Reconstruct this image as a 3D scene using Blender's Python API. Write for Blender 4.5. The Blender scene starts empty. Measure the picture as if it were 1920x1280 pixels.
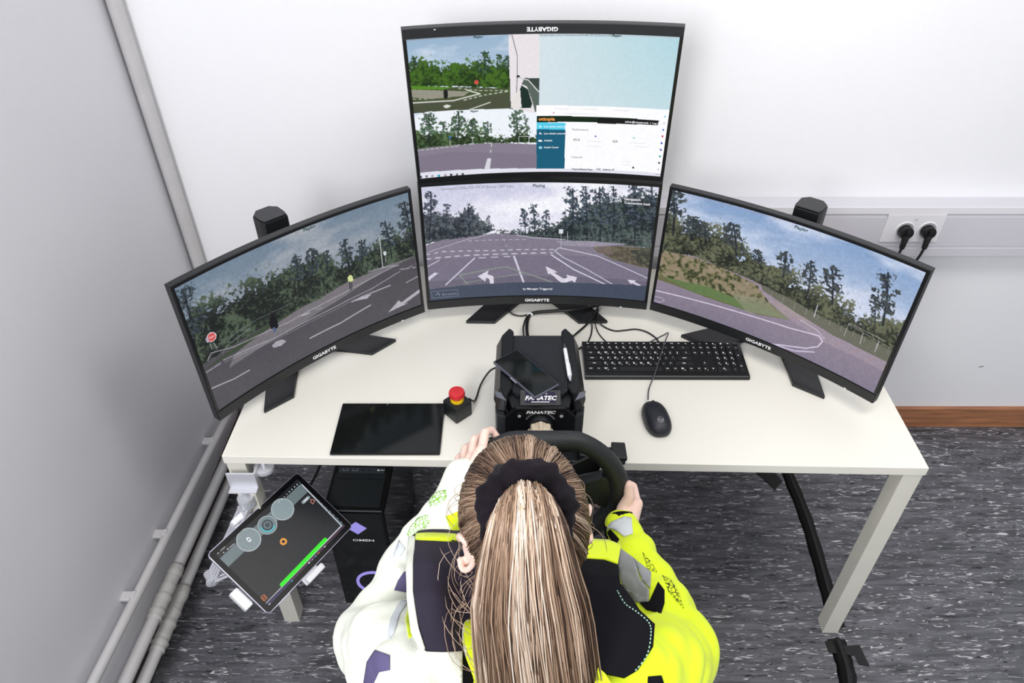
import bpy, bmesh, math, random
import numpy as np
from mathutils import Vector, Matrix, noise as mnoise
from mathutils.bvhtree import BVHTree
from mathutils.geometry import delaunay_2d_cdt
random.seed(7); np.random.seed(7)
S = bpy.context.scene; COL = S.collection
PI = math.pi
# ------------------------------------------------------------------ camera
CAM = Vector((0, 0, 1.979)); TH = math.radians(39.2); F = 1362.0
cd = bpy.data.cameras.new('camera'); cam = bpy.data.objects.new('camera', cd); COL.objects.link(cam)
cd.sensor_width = 36; cd.lens = 36 * F / 1920; cd.clip_start = .02
cam.location = CAM; cam.rotation_euler = (PI / 2 - TH, 0, 0); S.camera = cam
# ------------------------------------------------------------------ world, lights, exposure
w = bpy.data.worlds.new('world'); S.world = w; w.use_nodes = True
w.node_tree.nodes['Background'].inputs[0].default_value = (.93, .95, 1, 1)
w.node_tree.nodes['Background'].inputs[1].default_value = .58
def area(name, loc, target, sx, sy, power, col=(1, 1, 1)):
    l = bpy.data.lights.new(name, 'AREA'); l.shape = 'RECTANGLE'; l.size = sx; l.size_y = sy; l.energy = power; l.color = col
    o = bpy.data.objects.new(name, l); COL.objects.link(o); o.location = loc
    o.rotation_euler = (Vector(target) - Vector(loc)).to_track_quat('-Z', 'Y').to_euler(); return o
area('window_light', (-.92, -.9, 2.25), (.2, 1.4, .8), 1.1, 1.1, 74, (.97, .98, 1))
area('ceiling_light', (.7, .7, 2.75), (.6, 1.2, 0), 1.6, .5, 22, (1, .97, .92))
S.view_settings.view_transform = 'Standard'; S.view_settings.look = 'None'
S.view_settings.exposure = 0; S.view_settings.gamma = 1; S.view_settings.use_curve_mapping = False
# ------------------------------------------------------------------ helpers
def ray(u, v):
    return Vector((u - 960, F * math.cos(TH) + (640 - v) * math.sin(TH), -F * math.sin(TH) + (640 - v) * math.cos(TH)))
def atz(u, v, z): r = ray(u, v); return CAM + r * ((z - CAM.z) / r.z)
def aty(u, v, y): r = ray(u, v); return CAM + r * (y / r.y)
def lin(c):
    c = np.asarray(c, float); return np.where(c <= .04045, c / 12.92, ((c + .055) / 1.055) ** 2.4)
def rgb(r, g, b): return tuple(float(x) for x in lin((r / 255, g / 255, b / 255)))
MATS = {}
def mat(name, col, rough=.5, metal=0, spec=.5, emit=None, es=1, bump=0, bscale=200, vary=0, vscale=6, coat=0, sheen=0, stretch=None, alpha=1, trans=0):
    if name in MATS: return MATS[name]
    m = bpy.data.materials.new(name); m.use_nodes = True; nt = m.node_tree; N = nt.nodes; L = nt.links
    b = N['Principled BSDF']; b.inputs['Base Color'].default_value = (*col, 1); b.inputs['Roughness'].default_value = rough
    b.inputs['Metallic'].default_value = metal; b.inputs['Specular IOR Level'].default_value = spec
    b.inputs['Coat Weight'].default_value = coat; b.inputs['Sheen Weight'].default_value = sheen
    b.inputs['Transmission Weight'].default_value = trans
    if emit: b.inputs['Emission Color'].default_value = (*emit, 1); b.inputs['Emission Strength'].default_value = es
    tc = N.new('ShaderNodeTexCoord'); mp = N.new('ShaderNodeMapping'); L.new(tc.outputs['Object'], mp.inputs[0])
    if stretch: mp.inputs['Scale'].default_value = stretch
    if vary:
        n = N.new('ShaderNodeTexNoise'); n.inputs['Scale'].default_value = vscale; n.inputs['Detail'].default_value = 6; L.new(mp.outputs[0], n.inputs[0])
        r = N.new('ShaderNodeValToRGB'); r.color_ramp.elements[0].position = .3; r.color_ramp.elements[1].position = .7
        r.color_ramp.elements[0].color = (*[max(0, c * (1 - vary)) for c in col], 1); r.color_ramp.elements[1].color = (*[min(1, c * (1 + vary)) for c in col], 1)
        L.new(n.outputs[0], r.inputs[0]); L.new(r.outputs[0], b.inputs['Base Color'])
    n2 = N.new('ShaderNodeTexNoise'); n2.inputs['Scale'].default_value = bscale; n2.inputs['Detail'].default_value = 3; L.new(mp.outputs[0], n2.inputs[0])
    bp = N.new('ShaderNodeBump'); bp.inputs['Strength'].default_value = bump if bump else .02; bp.inputs['Distance'].default_value = .002
    L.new(n2.outputs[0], bp.inputs['Height']); L.new(bp.outputs[0], b.inputs['Normal'])
    MATS[name] = m; return m
def weave(name, col, scale=700, rough=.45, amt=.6):          # carbon-like woven relief
    m = mat(name, col, rough); nt = m.node_tree; N = nt.nodes; L = nt.links
    b = N['Principled BSDF']; wv = N.new('ShaderNodeTexWave'); wv.inputs['Scale'].default_value = scale; wv.bands_direction = 'DIAGONAL'
    tc = N.new('ShaderNodeTexCoord'); L.new(tc.outputs['Object'], wv.inputs[0])
    bp = N.new('ShaderNodeBump'); bp.inputs['Strength'].default_value = amt; bp.inputs['Distance'].default_value = .002
    L.new(wv.outputs['Fac'], bp.inputs['Height']); L.new(bp.outputs[0], b.inputs['Normal'])
    mx = N.new('ShaderNodeMix'); mx.data_type = 'RGBA'; L.new(wv.outputs['Fac'], mx.inputs[0])
    mx.inputs[6].default_value = (*[c * .2 for c in col], 1); mx.inputs[7].default_value = (*[c * 2.1 for c in col], 1)
    L.new(mx.outputs[2], b.inputs['Base Color']); return m
def attr_mat(name, rough=.4, emission=False, strength=1):
    m = bpy.data.materials.new(name); m.use_nodes = True; nt = m.node_tree; b = nt.nodes['Principled BSDF']
    a = nt.nodes.new('ShaderNodeAttribute'); a.attribute_name = 'paint'
    if emission:
        b.inputs['Base Color'].default_value = (.004, .004, .005, 1); b.inputs['Specular IOR Level'].default_value = .25
        nt.links.new(a.outputs['Color'], b.inputs['Emission Color']); b.inputs['Emission Strength'].default_value = strength
    else: nt.links.new(a.outputs['Color'], b.inputs['Base Color'])
    b.inputs['Roughness'].default_value = rough; return m
def thing(name, label, cat, loc=(0, 0, 0), rz=0, group=None, rot=None):
    o = bpy.data.objects.new(name, None); COL.objects.link(o); o.empty_display_size = .05
    o.location = loc; o.rotation_euler = rot if rot else (0, 0, rz); o['label'] = label; o['category'] = cat
    if group: o['group'] = group
    return o
def tag(o, label, cat, group=None):
    o['label'] = label; o['category'] = cat
    if group: o['group'] = group
    return o
def link(name, me, m, parent=None, smooth=False):
    o = bpy.data.objects.new(name, me); COL.objects.link(o)
    if m:
        for q in (m if isinstance(m, (list, tuple)) else [m]): me.materials.append(q)
    if parent: o.parent = parent
    if smooth: me.polygons.foreach_set('use_smooth', [True] * len(me.polygons))
    return o
def obj(name, bm, m, parent=None, smooth=False, auto=None):
    bmesh.ops.recalc_face_normals(bm, faces=bm.faces)
    me = bpy.data.meshes.new(name); bm.to_mesh(me); bm.free()
    o = link(name, me, m, parent, smooth)
    if auto: me.set_sharp_from_angle(angle=math.radians(auto))
    return o
def box(bm, c, s, rot=None, bev=0, seg=2):
    M = Matrix.Translation(c)
    if rot is not None: M = M @ (rot if isinstance(rot, Matrix) else Matrix.Rotation(rot, 4, 'Z'))
    r = bmesh.ops.create_cube(bm, size=1, matrix=M @ Matrix.Diagonal((*s, 1)))
    if bev:
        es = list({e for v in r['verts'] for e in v.link_edges})
        bmesh.ops.bevel(bm, geom=es, offset=bev, segments=seg, affect='EDGES', profile=.6)
def prism(bm, pts, z0, z1, bev=0, M=None, seg=2):
    """outline pts (x,y) pulled from z0 to z1"""
    a = [bm.verts.new((p[0], p[1], z0)) for p in pts]; b = [bm.verts.new((p[0], p[1], z1)) for p in pts]; n = len(pts)
    f = [bm.faces.new(a[::-1]), bm.faces.new(b)]
    f += [bm.faces.new((a[i], a[(i + 1) % n], b[(i + 1) % n], b[i])) for i in range(n)]
    vs = set(a + b)
    if bev:
        r = bmesh.ops.bevel(bm, geom=list({e for v in vs for e in v.link_edges}), offset=bev, segments=seg, affect='EDGES', profile=.6)
        vs = {v for v in r['verts']} | {v for v in vs if v.is_valid}
    if M is not None: bmesh.ops.transform(bm, matrix=M, verts=[v for v in vs if v.is_valid])
def align(d):
    return Vector(d).to_track_quat('Z', 'Y').to_matrix().to_4x4()
def cyl(bm, p0, p1, r0, r1=None, n=20, bev=0):
    p0 = Vector(p0); p1 = Vector(p1); d = p1 - p0
    r = bmesh.ops.create_cone(bm, cap_ends=True, segments=n, radius1=r0, radius2=r0 if r1 is None else r1, depth=d.length,
                              matrix=Matrix.Translation((p0 + p1) / 2) @ align(d))
    if bev:
        es = [e for e in {e for v in r['verts'] for e in v.link_edges} if any(len(f.verts) > 4 for f in e.link_faces)]
        bmesh.ops.bevel(bm, geom=es, offset=bev, segments=2, affect='EDGES', profile=.6)
def sph(bm, c, r, n=16, rot=None):
    r = r if isinstance(r, (tuple, list)) else (r, r, r)
    M = Matrix.Translation(c) @ (rot if rot is not None else Matrix()) @ Matrix.Diagonal((*r, 1))
    bmesh.ops.create_uvsphere(bm, u_segments=n, v_segments=max(6, n * 2 // 3), radius=1, matrix=M)
def cap(bm, p0, r0, p1, r1, n=16):
    sph(bm, p0, r0, n); sph(bm, p1, r1, n)
    if (Vector(p1) - Vector(p0)).length > 1e-4: cyl(bm, p0, p1, r0, r1, n)
def spline(pts, n=8, closed=False):
    P = [Vector(p) for p in pts]; out = []; m = len(P)
    for i in range(m if closed else m - 1):
        g = (lambda k: P[k % m]) if closed else (lambda k: P[max(0, min(m - 1, k))])
        a, b, c, d = g(i - 1), g(i), g(i + 1), g(i + 2)
        for k in range(n):
            t = k / n; out.append(.5 * ((2 * b) + (c - a) * t + (2 * a - 5 * b + 4 * c - d) * t * t + (3 * b - a - 3 * c + d) * t ** 3))
    if not closed: out.append(P[-1])
    return out
def tube(bm, pts, r, n=8, closed=False):
    P = [Vector(p) for p in pts]; m = len(P); rings = []; up = None
    for i in range(m):
        t = (P[(i + 1) % m] - P[i - 1]) if closed else (P[min(m - 1, i + 1)] - P[max(0, i - 1)])
        t.normalize()
        if up is None: up = t.orthogonal().normalized()
        up = (up - t * up.dot(t)).normalized(); sd = t.cross(up); rr = r[i] if isinstance(r, (list, tuple)) else r
        rings.append([bm.verts.new(P[i] + (up * math.cos(a) + sd * math.sin(a)) * rr) for a in [2 * PI * k / n for k in range(n)]])
    for i in range(m if closed else m - 1):
        A, B = rings[i], rings[(i + 1) % m]
        for k in range(n): bm.faces.new((A[k], A[(k + 1) % n], B[(k + 1) % n], B[k]))
    if not closed: bm.faces.new(rings[0][::-1]); bm.faces.new(rings[-1])
def cable(name, label, pts, r, m, parent=None, cat='cable', group=None, n=8):
    bm = bmesh.new(); tube(bm, spline(pts, 8), r, n); o = obj(name, bm, m, parent, True)
    if label: tag(o, label, cat, group or ('thin black cables round the wheel base' if name == 'thin_cable' else None))
    return o
_tc = {}
def glyphs(s, bold=0, shear=0):
    k = (s, bold, shear)
    if k not in _tc:
        c = bpy.data.curves.new('txt', 'FONT'); c.body = s; c.size = 1; c.align_x = 'CENTER'; c.align_y = 'CENTER'; c.offset = bold; c.shear = shear
        c.resolution_u = 2
        o = bpy.data.objects.new('txt', c); COL.objects.link(o); dg = bpy.context.evaluated_depsgraph_get(); dg.update()
        me = bpy.data.meshes.new_from_object(o.evaluated_get(dg)); bpy.data.objects.remove(o)
        V = [v.co.copy() for v in me.vertices]; Fc = [tuple(p.vertices) for p in me.polygons]; _tc[k] = (V, Fc); bpy.data.meshes.remove(me)
    return _tc[k]
def text(name, s, size, m, parent, fn, bold=0, shear=0, wide=1):
    """flat lettering; fn maps text-plane (x,y) metres to a 3-D point"""
    V, Fc = glyphs(s, bold, shear); me = bpy.data.meshes.new(name)
    me.from_pydata([fn(v.x * size * wide, v.y * size) for v in V], [], Fc); return link(name, me, m, parent)
def mesh_from(name, V, Fc, m, parent=None, smooth=False):
    me = bpy.data.meshes.new(name); me.from_pydata(V, [], Fc); me.update(); return link(name, me, m, parent, smooth)
def evaluated(o):
    dg = bpy.context.evaluated_depsgraph_get(); dg.update()
    me = bpy.data.meshes.new_from_object(o.evaluated_get(dg)); old = o.data; o.modifiers.clear(); o.data = me; return o
def fuse(name, bm, m, voxel, smooth_it=4, parent=None, sub=0):
    o = obj(name, bm, m, parent, True)
    r = o.modifiers.new('r', 'REMESH'); r.mode = 'VOXEL'; r.voxel_size = voxel
    s = o.modifiers.new('s', 'SMOOTH'); s.iterations = smooth_it; s.factor = .5
    if sub: q = o.modifiers.new('q', 'SUBSURF'); q.levels = sub; q.render_levels = sub
    evaluated(o); o.data.polygons.foreach_set('use_smooth', [True] * len(o.data.polygons)); return o
# ------------------------------------------------------------------ materials
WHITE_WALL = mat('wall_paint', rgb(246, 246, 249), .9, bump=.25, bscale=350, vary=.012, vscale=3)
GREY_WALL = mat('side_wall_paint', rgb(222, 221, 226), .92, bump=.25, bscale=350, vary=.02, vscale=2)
PIPE = mat('pipe_paint', rgb(196, 194, 194), .45, bump=.15, bscale=60, vary=.04, vscale=20)
TRUNK = mat('trunking_plastic', rgb(214, 212, 219), .45)
TRUNK_LID = mat('trunking_lid', rgb(236, 234, 238), .45)
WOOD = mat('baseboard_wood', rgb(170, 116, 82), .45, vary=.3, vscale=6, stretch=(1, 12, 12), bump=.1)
DESK = mat('desk_laminate', rgb(238, 235, 225), .38, vary=.012, vscale=5)
DESKEDGE = mat('desk_frame_paint', rgb(226, 223, 212), .5, vary=.03, vscale=14)
BLACK = mat('black_plastic', rgb(22, 24, 27), .42, bump=.3, bscale=900)
BLACK2 = mat('satin_black_plastic', rgb(17, 18, 21), .3)
GLOSS = mat('black_glass', (.003, .004, .004), .08, spec=.35)
FOOT = mat('stand_metal', rgb(26, 27, 31), .38, bump=.2, bscale=700)
CABLE = mat('cable_rubber', rgb(14, 14, 16), .45)
KEYM = mat('keycap_plastic', rgb(24, 25, 29), .5)
INK = mat('white_ink', (.8, .8, .82), .5, emit=(1, 1, 1), es=.08)
GREYINK = mat('grey_ink', (.35, .35, .38), .5)
SILVER = mat('silver_metal', rgb(214, 215, 222), .3, .35)
WHITEP = mat('white_plastic', rgb(238, 238, 242), .35)
GOLD = mat('champagne_metal', rgb(232, 216, 190), .3, .3)
TAPE = mat('black_tape', rgb(10, 10, 12), .4, bump=.5, bscale=60)
SKIN = mat('skin', rgb(240, 206, 192), .5, bump=.15, bscale=300, vary=.06, vscale=30)
for mm in (SKIN,):
    mm.node_tree.nodes['Principled BSDF'].inputs['Subsurface Weight'].default_value = .15
    mm.node_tree.nodes['Principled BSDF'].inputs['Subsurface Radius'].default_value = (.02, .008, .004)
# floor: dark marbled linoleum
def floor_mat():
    m = bpy.data.materials.new('marbled_linoleum'); m.use_nodes = True; nt = m.node_tree; N = nt.nodes; L = nt.links; b = N['Principled BSDF']
    tc = N.new('ShaderNodeTexCoord')
    def layer(sx, sy, det, lo, hi, c0, c1, dist=.6):
        mp = N.new('ShaderNodeMapping'); mp.inputs['Scale'].default_value = (sx, sy, 1); L.new(tc.outputs['Object'], mp.inputs[0])
        n = N.new('ShaderNodeTexNoise'); n.inputs['Scale'].default_value = 1; n.inputs['Detail'].default_value = det; n.inputs['Distortion'].default_value = dist
        L.new(mp.outputs[0], n.inputs[0]); r = N.new('ShaderNodeValToRGB'); r.color_ramp.elements[0].position = lo; r.color_ramp.elements[1].position = hi
        r.color_ramp.elements[0].color = (*c0, 1); r.color_ramp.elements[1].color = (*c1, 1); L.new(n.outputs[0], r.inputs[0]); return r
    base = layer(7, 55, 6, .3, .72, rgb(66, 67, 71), rgb(116, 116, 123))
    wf = layer(20, 120, 5, .60, .65, (0, 0, 0), (.95, .95, .95), 1.6); bf = layer(17, 130, 5, .60, .66, (0, 0, 0), (1, 1, 1), 1.8)
    mp2 = [n for n in N if n.type == 'MAPPING'][-1]; mp2.inputs['Location'].default_value = (7.3, 2.1, 0)
    m1 = N.new('ShaderNodeMix'); m1.data_type = 'RGBA'; L.new(bf.outputs[0], m1.inputs[0]); L.new(base.outputs[0], m1.inputs[6]); m1.inputs[7].default_value = (*rgb(28, 28, 32), 1)
    m2 = N.new('ShaderNodeMix'); m2.data_type = 'RGBA'; L.new(wf.outputs[0], m2.inputs[0]); L.new(m1.outputs[2], m2.inputs[6]); m2.inputs[7].default_value = (*rgb(205, 204, 208), 1)
    L.new(m2.outputs[2], b.inputs['Base Color']); b.inputs['Roughness'].default_value = .5
    bp = N.new('ShaderNodeBump'); bp.inputs['Strength'].default_value = .15; bp.inputs['Distance'].default_value = .001
    L.new(base.outputs[0], bp.inputs['Height']); L.new(bp.outputs[0], b.inputs['Normal']); return m
# ------------------------------------------------------------------ room
def struct(name, bm, m, smooth=False, parent=None):
    o = obj(name, bm, m, parent, smooth)
    if not parent: o['kind'] = 'structure'
    return o
XL = -1.0; YB = 1.932
bm = bmesh.new(); box(bm, (1, .2, -.05), (4.2, 3.6, .1)); struct('floor', bm, floor_mat())
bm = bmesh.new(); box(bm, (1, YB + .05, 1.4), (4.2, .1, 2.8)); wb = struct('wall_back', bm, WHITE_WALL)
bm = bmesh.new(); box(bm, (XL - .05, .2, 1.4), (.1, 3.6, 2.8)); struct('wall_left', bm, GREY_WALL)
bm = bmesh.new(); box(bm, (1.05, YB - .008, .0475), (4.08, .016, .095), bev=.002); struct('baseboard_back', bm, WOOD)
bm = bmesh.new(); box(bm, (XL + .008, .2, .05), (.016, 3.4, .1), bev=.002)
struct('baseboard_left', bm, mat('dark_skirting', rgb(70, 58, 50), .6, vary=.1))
# scuff mark on the wall
bm = bmesh.new(); q = aty(1840, 687, YB - .0012)
box(bm, q, (.016, .0012, .0022), Matrix.Rotation(-.2, 4, 'Y')); o = obj('scuff_mark', bm, mat('scuff', rgb(120, 118, 124), .8)); tag(o, 'small dark scuff mark on the back wall right of the desk', 'mark')
# corner pipe and wall pipes
bm = bmesh.new(); tube(bm, [(-.975, 1.905, z) for z in np.linspace(.02, 2.78, 12)], .0185, 20); box(bm, (-.975, 1.905, 2.0), (.0, .0, .0))
o = obj('corner_pipe', bm, PIPE, None, True); tag(o, 'thin vertical off-white pipe running down the room corner', 'pipe')
def wall_pipe(label, a, b, r, sleeve=None):
    t = thing('wall_pipe', label, 'pipe', (a[0], a[1], min(a[2], b[2])), 0, 'heating pipes along the side wall')
    L0 = Vector((a[0], a[1], min(a[2], b[2]))); A = Vector(a) - L0; B = Vector(b) - L0
    bm = bmesh.new(); tube(bm, [A + (B - A) * (k / 6) for k in range(12)], r, 18); obj('pipe', bm, PIPE, t, True)
    if sleeve:
        bm = bmesh.new(); d = (B - A)
        for k in range(24):
            pass
        n = 26; P = [A + d * (sleeve[0] + (sleeve[1] - sleeve[0]) * k / n) for k in range(n + 1)]
        R = [r * (1.12 + .22 * math.sin(k * 1.3) ** 2 * (1 if (k % 13 in (2, 3, 4, 10, 11)) else .25) + .12 * random.random()) for k in range(n + 1)]
        tube(bm, P, R, 18); obj('tape_wrap', bm, mat('wrap_paint', rgb(186, 184, 180), .6, bump=.6, bscale=90), t, True)
    return t, A, B
t, A, B = wall_pipe('upper thin heating pipe along the grey side wall', (-.966, 1.86, .215), (-1.0 + .035, .45, .345), .0125)
for y in (1.62, 1.235, 1.03):
    k = (1.86 - y) / (1.86 - .45); p = A.lerp(B, k); bm = bmesh.new()
    box(bm, p + Vector((-.02, 0, .004)), (.034, .026, .01), bev=.003); box(bm, p + Vector((-.004, 0, .012)), (.012, .02, .006), bev=.002)
    obj('clip', bm, PIPE, t)
wall_pipe('lower fat heating pipe by the side wall, nearest the wall', (-.955, 1.87, .12), (-.955, .45, .225), .0165, (.47, .59))
wall_pipe('lower fat heating pipe by the side wall, just above the floor', (-.945, 1.87, .062), (-.945, .45, .155), .0165, (.49, .63))
# trunking on the back wall
t = thing('cable_trunking', 'long white dado trunking on the back wall behind the right monitor', 'trunking', (1.6, YB, .785))
x0, x1 = -.9, 1.5
def tb(name, y0, y1, z0, z1, m, xx0=-2.5, xx1=1.4, bev=.002):
    bm = bmesh.new(); box(bm, ((xx0 + xx1) / 2, (y0 + y1) / 2, (z0 + z1) / 2), (xx1 - xx0, y1 - y0, z1 - z0), bev=bev); return obj(name, bm, m, t)
TX0 = -1.35
tb('back_channel', -.058, -.001, .0, .168, TRUNK, TX0)
tb('upper_lid', -.062, -.058, .146, .168, TRUNK_LID, TX0, bev=.001)
tb('front_lid', -.0605, -.058, .036, .135, TRUNK, TX0, bev=.001)
tb('lower_lid', -.062, -.058, .002, .030, TRUNK, TX0, bev=.001)
# socket faceplate
pc = [aty(1695, 431, YB - .062), aty(1737, 431, YB - .062)]
bm = bmesh.new(); box(bm, (((pc[0].x + pc[1].x) / 2) - 1.6 - .01, -.0625, (pc[0].z + .006) - .785), (.17, .004, .092), bev=.001); obj('socket_plate', bm, TRUNK_LID, t)
for p in pc:
    c = p - Vector((1.6, YB, .785)); bm = bmesh.new()
    tube(bm, [(c.x + .0265 * math.cos(a), -.0655, c.z + .0265 * math.sin(a)) for a in np.linspace(0, 2 * PI, 33)[:-1]], .0022, 8, True)
    so = obj('socket', bm, WHITEP, t, True)
    bm = bmesh.new(); cyl(bm, (c.x, -.063, c.z), (c.x, -.0652, c.z), .025, n=32); obj('socket_well', bm, mat('socket_grey', rgb(190, 190, 196), .5), so)
c = (pc[0] + pc[1]) / 2 - Vector((1.6, YB, .785))
text('label_mark', '2V', .007, GREYINK, t, lambda x, y: (c.x - .01 + x, -.0648, c.z + .035 + y), .03)
for i, p in enumerate(pc):
    t2 = thing('power_plug', ['black power plug in the left wall socket', 'black power plug in the right wall socket'][i], 'plug', p)
    bm = bmesh.new(); cyl(bm, (0, -.004, 0), (0, -.024, 0), .0205, .019, 28, bev=.002)
    box(bm, (0, -.024, 0), (.012, .012, .026), bev=.003); obj('plug_body', bm, CABLE, t2, True, 40)
    bm = bmesh.new(); cyl(bm, (0, -.022, -.006), (-.004, -.03, -.046), .011, .0065, 16, bev=.001)
    for k in range(3): cyl(bm, (-.003, -.028, -.034 - k * .005), (-.0032, -.0284, -.0365 - k * .005), .0085 - k * .0006, n=14)
    obj('strain_relief', bm, CABLE, t2, True, 40)
    pts = [(-.004, -.03, -.045), (-.012, -.034, -.075), (-.03, -.035, -.12), (-.05, -.03, -.2), (-.06, -.03, -.3)]
    cable('power_cord', None, pts, .0038, CABLE, t2)
# ------------------------------------------------------------------ desk
RD = -.0226
t = thing('desk', 'white laminate desk with square metal legs carrying four curved monitors', 'desk', (.1375, 1.1088, 0), RD)
DW, DD = 1.611, .80
bm = bmesh.new(); box(bm, (0, DD / 2, .7075), (DW, DD, .025), bev=.0015); obj('desktop', bm, DESK, t)
for sx in (-1, 1):
    for sy in (0, 1):
        bm = bmesh.new(); box(bm, (sx * (DW / 2 - .025), .025 + sy * (DD - .05), .347), (.044, .044, .694), bev=.0015); obj('leg', bm, DESKEDGE, t)
bm = bmesh.new()
for sy in (.03, DD - .03): box(bm, (0, sy + .02 * (1 if sy < .1 else -1), .68), (DW - .1, .02, .03))
for sx in (-1, 1): box(bm, (sx * (DW / 2 - .03), DD / 2, .68), (.02, DD - .12, .03))
obj('under_frame', bm, DESKEDGE, t)
bm = bmesh.new(); box(bm, (.52, .62, .61), (.34, .012, .1), bev=.002)
ZD = .72
# ------------------------------------------------------------------ picture painter for displays
def fbm(W, H, s, seed, octv=4, ay=1.):
    rs = np.random.RandomState(seed); out = np.zeros((H, W)); amp = 1; tot = 0
    for o_ in range(octv):
        gx = max(2, int(s * 2 ** o_)); gy = max(2, int(s * 2 ** o_ * H / W * ay)); g = rs.rand(gy + 2, gx + 2)
        X = np.linspace(0, gx, W); Y = np.linspace(0, gy, H); xi = X.astype(int); yi = Y.astype(int); fx = X - xi; fy = Y - yi
        fx = fx * fx * (3 - 2 * fx); fy = fy * fy * (3 - 2 * fy)
        a = g[np.ix_(yi, xi)] * (1 - fx) + g[np.ix_(yi, xi + 1)] * fx; b = g[np.ix_(yi + 1, xi)] * (1 - fx) + g[np.ix_(yi + 1, xi + 1)] * fx
        out += amp * (a * (1 - fy)[:, None] + b * fy[:, None]); tot += amp; amp *= .55
    return out / tot
class Pic:
    def __init__(s, W, H, base, tf=None):
        s.W, s.H = W, H; s.a = np.ones((H, W, 3)) * np.array(base) / 255.; s.tf = tf
        s.X, s.Y = np.meshgrid((np.arange(W) + .5) / W, (np.arange(H) + .5) / H)
    def uv(s, pts, px=True):
        return np.array([s.tf(*p) for p in pts]) if (px and s.tf) else np.array(pts, float)
    def put(s, m, col, al=1.):
        col = np.array(col) / 255. if np.ndim(col) == 1 else col
        m = (np.clip(m, 0, 1) * al)[..., None]; s.a = s.a * (1 - m) + col * m
    def inside(s, P):
        m = np.zeros((s.H, s.W), bool); n = len(P)
        for i in range(n):
            x0, y0 = P[i]; x1, y1 = P[(i + 1) % n]
            if y0 == y1: continue
            c = ((s.Y > y0) != (s.Y > y1)) & (s.X < (x1 - x0) * (s.Y - y0) / (y1 - y0) + x0); m ^= c
        return m
    def poly(s, pts, col, al=1., px=True, smooth=False):
        P = s.uv(pts, px); s.put(s.inside(P).astype(float), col, al)
    def line(s, pts, w, col, al=1., px=True, dash=None):
        """w in thousandths of the picture width"""
        P = s.uv(pts, px); asp = s.W / s.H; wd = w / 1000.; best = np.full((s.H, s.W), 9.)
        acc = 0
        for i in range(len(P) - 1):
            a, b = P[i] * (1, 1 / asp), P[i + 1] * (1, 1 / asp); d = b - a; l = np.hypot(*d) + 1e-9
            tt = ((s.X - a[0]) * d[0] + (s.Y / asp - a[1]) * d[1]) / l ** 2; tc_ = np.clip(tt, 0, 1)
            dist = np.hypot(s.X - a[0] - tc_ * d[0], s.Y / asp - a[1] - tc_ * d[1])
            if dash: dist = np.where(((acc + tc_ * l) % dash[0]) < dash[1], dist, 9.)
            acc += l; best = np.minimum(best, dist)
        s.put(np.clip((wd / 2 - best) * s.W + .5, 0, 1), col, al)
    def grad(s, top, bot):
        k = s.Y[..., None]; s.a = (np.array(top) * (1 - k) + np.array(bot) * k) / 255.
    def sky(s, c0, c1, cl, seed, amt=.8, mask=None):
        k = s.Y[..., None] * 1.6; base = (np.array(c0) * (1 - k).clip(0, 1) + np.array(c1) * k.clip(0, 1)) / 255.
        n = fbm(s.W, s.H, 4, seed, 5, 2.5); c = ((n - .42) * 4).clip(0, 1)[..., None] * amt
        col = base * (1 - c) + np.array(cl) / 255. * c
        s.a = col if mask is None else s.a * (1 - mask[..., None]) + col * mask[..., None]
    def trees(s, top, bot, dark, mid, seed, rough=.05, gap=.55, leaf=60, px=True, xr=None, reach=.07):
        """woodland: top and bottom outlines, leafy noise where the crowns meet the sky"""
        T = s.uv(top, px); B = s.uv(bot, px)
        T = T[np.argsort(T[:, 0])]; B = B[np.argsort(B[:, 0])]
        n1 = fbm(s.W, s.H, leaf * .3, seed, 5); n2 = fbm(s.W, s.H, leaf * 2, seed + 1, 2)
        xs = s.X[0]; ty = np.interp(xs, T[:, 0], T[:, 1]); by = np.interp(xs, B[:, 0], B[:, 1])
        depth = (s.Y - ty[None]) / reach
        m = ((depth + (n1 - .5) * 4.6 * rough / .05 * .5 + (n2 - .5) * 1.7) * 2.4).clip(0, 1) * (s.Y < by[None] + (n2 - .5) * .02)
        if xr is not None:
            xa, xb = s.uv(xr, px)[:, 0]; m *= (s.X > xa) & (s.X < xb)
        k = (.42 + (n2 - .5) * 1.9 + (n1 - .5) * 2.2).clip(0, 1)[..., None]
        s.put(m, np.array(dark) / 255. * (1 - k) + np.array(mid) / 255. * k)
    def tree(s, p, top, wpx, dark, mid, seed, px=True, dens=.5):
        """single tree: trunk from p up to top, crown of leafy clumps; wpx crown width in picture fraction"""
        b, t_ = s.uv([p, top], px); rs = np.random.RandomState(seed); asp = s.W / s.H; h = b[1] - t_[1]
        n = fbm(s.W, s.H, 130, seed, 2); m = np.zeros((s.H, s.W))
        ptb = [b, (b + t_) / 2 + [wpx * .04, 0], t_]; s.line(ptb, wpx * 70, dark, .9, False)
        for k in range(44):
            f_ = rs.rand(); c = b + (t_ - b) * (.3 + .7 * f_); ww = wpx * .5 * (1 - .75 * abs(f_ - .35)); c = c + [rs.uniform(-1, 1) * ww * .75, 0]
            rr = wpx * rs.uniform(.05, .13); d = np.hypot(s.X - c[0], (s.Y - c[1]) / asp * 1.35) / rr
            m = np.maximum(m, (1.25 - d + (n - .5) * 4) * 2)
            if rs.rand() < .3: s.line([b + (t_ - b) * (.3 + .5 * f_), c], wpx * 14, dark, .8, False)
        kk = ((n - .4) * 3).clip(0, 1)[..., None]; s.put(m.clip(0, 1), np.array(dark) / 255. * (1 - kk) + np.array(mid) / 255. * kk)
    def noise(s, amt, seed=3, sc=110):
        s.a = (s.a * (1 + (fbm(s.W, s.H, sc, seed, 2) - .5)[..., None] * amt)).clip(0, 1)
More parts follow.
